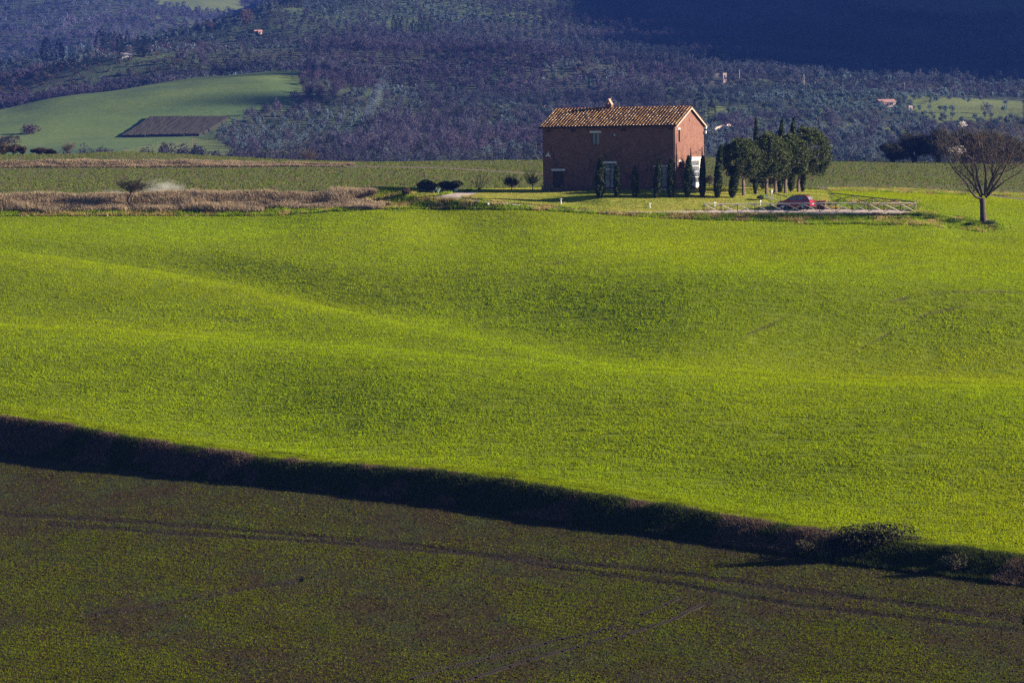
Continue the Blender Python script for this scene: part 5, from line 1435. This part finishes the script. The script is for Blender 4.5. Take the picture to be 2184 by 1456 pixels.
for i, (x, y, tp, w_) in enumerate(Z6):
    fc(600 + x / 3.4125, y / 3.4125, tp / 3.4125, w_ / 3.4125, ORD[i] + ' cypress from the left in the row high on the middle hillside', 'cypress row high on the hillside')
for x, y, tp, w_, lb in [(1840, 475, 402, 36, 'leftmost of three dark pointed trees on the hillside above the farmhouse roof'), (1905, 490, 402, 42, 'middle one of three dark pointed trees on the hillside left of the farmhouse roof'), (1990, 452, 386, 50, 'rightmost of three dark pointed trees on the hillside above the roof')]:
    fc(600 + x / 3.4125, y / 3.4125, tp / 3.4125, w_ / 3.4125, lb, None)
for x, y, tp, w_, lb in ZP:
    if w_: fc(x, y, tp, w_, lb, None)
def fshrub(label, px, py, w_, h_, col, seed, group=None, mat=None, name='far_tree', cat_='tree', n=700):
    p = far_at(px, py); k = mpp(p.y); t = empty(name, p); tag(t, label, cat_, group)
    Pb = blob(n, w_ * k / 2, h_ * k, seed, 14); Pb[:, 2] = np.abs(Pb[:, 2] - h_ * k * .25)
    V, Fq, c = leaves(Pb, w_ * k * .06, seed, col, .25, aspect=1.4, tri=True, up=.2); leaf_obj('crown', V, Fq, c, mat or M_wood, t)
    MB().tube([(0, 0, -1), (0, 0, h_ * k * .4)], [.3, .15], 5).build('trunk', M_bark, t)
fshrub('olive brown tree clump at the left edge of the far green field', 18, 306, 62, 26, (.09, .085, .04), 1)
fshrub('purplish tree clump in the far green field, above the left clump', 64, 286, 50, 27, (.085, .06, .055), 2)
fshrub('round purplish tree at the foot of the far pasture', 480, 342, 44, 16, (.11, .08, .08), 3)
fshrub('dark round topped pine on the hillside above the farmhouse roof', 1110, 140, 20, 40, (.03, .04, .025), 4, mat=M_cyp)
fshrub('dark round tree beside the olive groves of the left ridge', 461, 142, 20, 28, (.03, .04, .025), 5, mat=M_cyp)
fshrub('large bare tree on the skyline of the ridge at upper left', 526, 52, 44, 44, (.10, .07, .065), 6)
fshrub('bare tree on the skyline left of the largest one', 452, 60, 26, 24, (.10, .07, .065), 7)
fshrub('white blossoming tree on the far hillside right of the pines', 1936, 282, 16, 14, (.28, .26, .28), 8, 'white blossoming trees on the far hillside', M_olive, n=300)
for i, (x, y, w_, h_, lb) in enumerate([(1873, 282, 14, 13, 'white blossoming tree above the dark thicket, left one'), (1652, 172, 12, 10, 'white blossoming tree on the slope at the edge of the dark upper hills'), (1524, 165, 26, 12, 'wide white blossoming tree left of the small tower'), (846, 296, 20, 9, 'white blossoming tree low on the hillside left of the farmhouse'), (1555, 285, 10, 8, 'small white blossoming tree above the pines')]):
    fshrub(lb, x, y, w_, h_, (.28, .26, .28), 20 + i, 'white blossoming trees on the far hillside', M_olive, n=300)

M_plaster = mk('pink_plaster', (.50, .36, .31), .9, noise=(.8, (.40, .29, .25), .45, .65))
M_roofp = mk('far_roof', (.36, .19, .17), .9, noise=(1.5, (.28, .15, .13), .45, .65))
M_greyroof = mk('grey_roof', (.25, .22, .25), .9, noise=(1.5, (.18, .16, .17), .45, .65))
def far_house(name, label, px, py, wpx, hpx, rot, wall_m, roof_m, depth=.6, nwin=2, roof=True, dist=None):
    p = far_at(px, py); k = mpp(p.y); w_ = wpx * k; h = hpx * k * (.62 if roof else 1); dp = w_ * depth; rh = hpx * k * .38
    t = empty(name, p, rot); tag(t, label, 'building')
    mb = MB(); mb.box(-w_ / 2, w_ / 2, -dp / 2, dp / 2, -2, h); 
    if roof: mb.add([(-w_ / 2, -dp / 2, h), (-w_ / 2, dp / 2, h), (-w_ / 2, 0, h + rh * .95)], [(0, 2, 1)]); mb.add([(w_ / 2, -dp / 2, h), (w_ / 2, dp / 2, h), (w_ / 2, 0, h + rh * .95)], [(0, 1, 2)])
    mb.build('wall', wall_m, t)
    if roof:
        o_ = .35; mb = MB()
        for sg in (-1, 1):
            P = [(-w_ / 2 - o_, sg * (dp / 2 + o_), h - .1), (w_ / 2 + o_, sg * (dp / 2 + o_), h - .1), (w_ / 2 + o_, 0, h + rh), (-w_ / 2 - o_, 0, h + rh)]
            mb.add(P + [(x, y, z + .2) for x, y, z in P], [(0, 1, 2, 3), (4, 5, 6, 7), (0, 1, 5, 4), (2, 3, 7, 6), (1, 2, 6, 5), (3, 0, 4, 7)])
        mb.build('roof', roof_m, t)
    for i in range(nwin):
        x = -w_ / 2 + w_ * (i + .7) / (nwin + .4); MB().box(x - .4, x + .4, -dp / 2 - .04, -dp / 2 + .1, h * .35, h * .75).build('window', M_glass, t)
    return t
far_house('far_house', 'low pink house with reddish roof among the olive groves at right', 1889, 227, 36, 14, R(20), M_plaster, M_roofp, .6, 3)
far_house('ruined_house', 'small pale broken walled house right of the pink roofed one', 1941, 243, 9, 17, R(15), M_plaster, M_roofp, .8, 1, roof=False)
far_house('stone_tower', 'small pale tower like house at the edge of the dark upper hills', 1545, 176, 8, 20, R(15), M_plaster, M_roofp, .9, 1, roof=False)
far_house('far_shed', 'small white walled shed in the groves above the pines', 1636, 218, 16, 9, R(10), M_white, M_greyroof, .5, 1)
far_house('far_house', 'tiny orange walled house on the left ridge, left one', 545.5, 75, 6, 9, R(25), M_plaster, M_roofp, .7, 1)
far_house('far_house', 'tiny orange walled house on the left ridge, right one', 554, 74, 8, 9, R(25), M_plaster, M_roofp, .7, 1)
far_house('far_house', 'low grey roofed building below the ridge cypresses', 271, 122, 22, 8, R(10), M_stone, M_greyroof, .5, 2)
far_house('far_house', 'small white house half hidden on the middle hillside', 1013, 134, 11, 8, R(10), M_white, M_greyroof, .6, 1)
# pale retaining wall of the lane right of the house
mb = MB(); a = far_at(1503, 286); b = far_at(1542, 271); c_ = far_at(1566, 268)
for u, v in ((a, b), (b, c_)):
    d = v - u; mb.obox(Matrix.Translation((u + v) / 2 + Vector((0, 0, .5))) @ d.to_track_quat('X', 'Z').to_matrix().to_4x4(), d.length, .5, .9)
tag(mb.build('roadside_wall', M_plaster), 'pale wall of the lane climbing right behind the farmhouse', 'wall')
for x, y, tp, lb in [(336, 324, 295, 'thin utility pole in the far pasture, middle one of three'), (410, 314, 290, 'thin utility pole in the far pasture nearest the vineyard'), (269, 324, 312, 'thin utility pole in the far pasture, leftmost of three'),
                     (1577, 176, 150, 'utility pole beside the small tower on the far hillside'), (1715, 193, 159, 'pale topped utility pole at the edge of the dark upper hills'), (1828, 192, 174, 'short utility pole above the pink roofed house'), (1929, 198, 177, 'pale topped utility pole right above the ruined house')]:
    p = far_at(x, y); h = (y - tp) * mpp(p.y); t = empty('utility_pole', p); tag(t, lb, 'utility pole', 'utility poles on the far land')
    MB().tube([(0, 0, -1), (0, 0, h)], [.13, .09], 6).build('pole', M_stone if x > 1000 else M_postw, t); MB().box(-.5, .5, -.08, .08, h - .7, h - .5).build('crossarm', M_white if x > 1000 else M_postw, t)

# ------------------------------------------------------------------ smoke and dust
def puff(name, label, loc, sx, sy, sz, dens, col, noise_sc, seed, lean=0):
    mb = MB(); nu, nv = 16, 10; V = []; Fc = []
    for i in range(nv + 1):
        th = math.pi * i / nv
        for j in range(nu): ph = 2 * math.pi * j / nu; V.append((math.sin(th) * math.cos(ph), math.sin(th) * math.sin(ph), math.cos(th)))
    for i in range(nv):
        for j in range(nu): Fc.append((i * nu + j, i * nu + (j + 1) % nu, (i + 1) * nu + (j + 1) % nu, (i + 1) * nu + j)[::-1])
    mb.add(V, Fc)
    m = bpy.data.materials.new(name + '_air'); m.use_nodes = True; t_ = m.node_tree; N = t_.nodes; L = t_.links; N.remove(N['Principled BSDF'])
    pv = N.new('ShaderNodeVolumePrincipled'); pv.inputs['Color'].default_value = (*col, 1); L.new(pv.outputs[0], N['Material Output'].inputs['Volume'])
    tc = N.new('ShaderNodeTexCoord'); ln = N.new('ShaderNodeVectorMath'); ln.operation = 'LENGTH'; L.new(tc.outputs['Object'], ln.inputs[0])
    r = N.new('ShaderNodeMapRange'); r.inputs[1].default_value = 1.0; r.inputs[2].default_value = .1; L.new(ln.outputs['Value'], r.inputs[0])
    nz = N.new('ShaderNodeTexNoise'); nz.inputs['Scale'].default_value = noise_sc; nz.inputs['Detail'].default_value = 3; L.new(tc.outputs['Object'], nz.inputs['Vector'])
    r2 = N.new('ShaderNodeMapRange'); r2.inputs[1].default_value = .38; r2.inputs[2].default_value = .7; L.new(nz.outputs[0], r2.inputs[0])
    mu = N.new('ShaderNodeMath'); mu.operation = 'MULTIPLY'; L.new(r.outputs[0], mu.inputs[0]); L.new(r2.outputs[0], mu.inputs[1])
    m2 = N.new('ShaderNodeMath'); m2.operation = 'MULTIPLY'; L.new(mu.outputs[0], m2.inputs[0]); m2.inputs[1].default_value = dens; L.new(m2.outputs[0], pv.inputs['Density'])
    o = mb.build(name, m); o.location = loc; o.scale = (sx, sy, sz); o.rotation_euler = (0, lean, 0); tag(o, kind='stuff'); o['label'] = label
    return o
p = at(335, 416); puff('dust_cloud', 'pale dust blowing right of the windswept tree', p + Vector((.3, 4.0, .7)), 3.4, 2.2, 1.5, .5, (.9, .85, .82), 2.2, 1)
p = at(235, 418); puff('dust_cloud', 'thin pale dust low behind the dark stump', p + Vector((0, 3.0, .3)), 2.2, 1.5, .6, .35, (.9, .85, .82), 2.5, 2)
p = far_at(800, 255); puff('smoke_plume', 'thin blue smoke rising from the olive groves', p + Vector((0, -12, 7)), 3.4, 4, 16, .06, (.6, .75, 1), 2.5, 3, R(28))
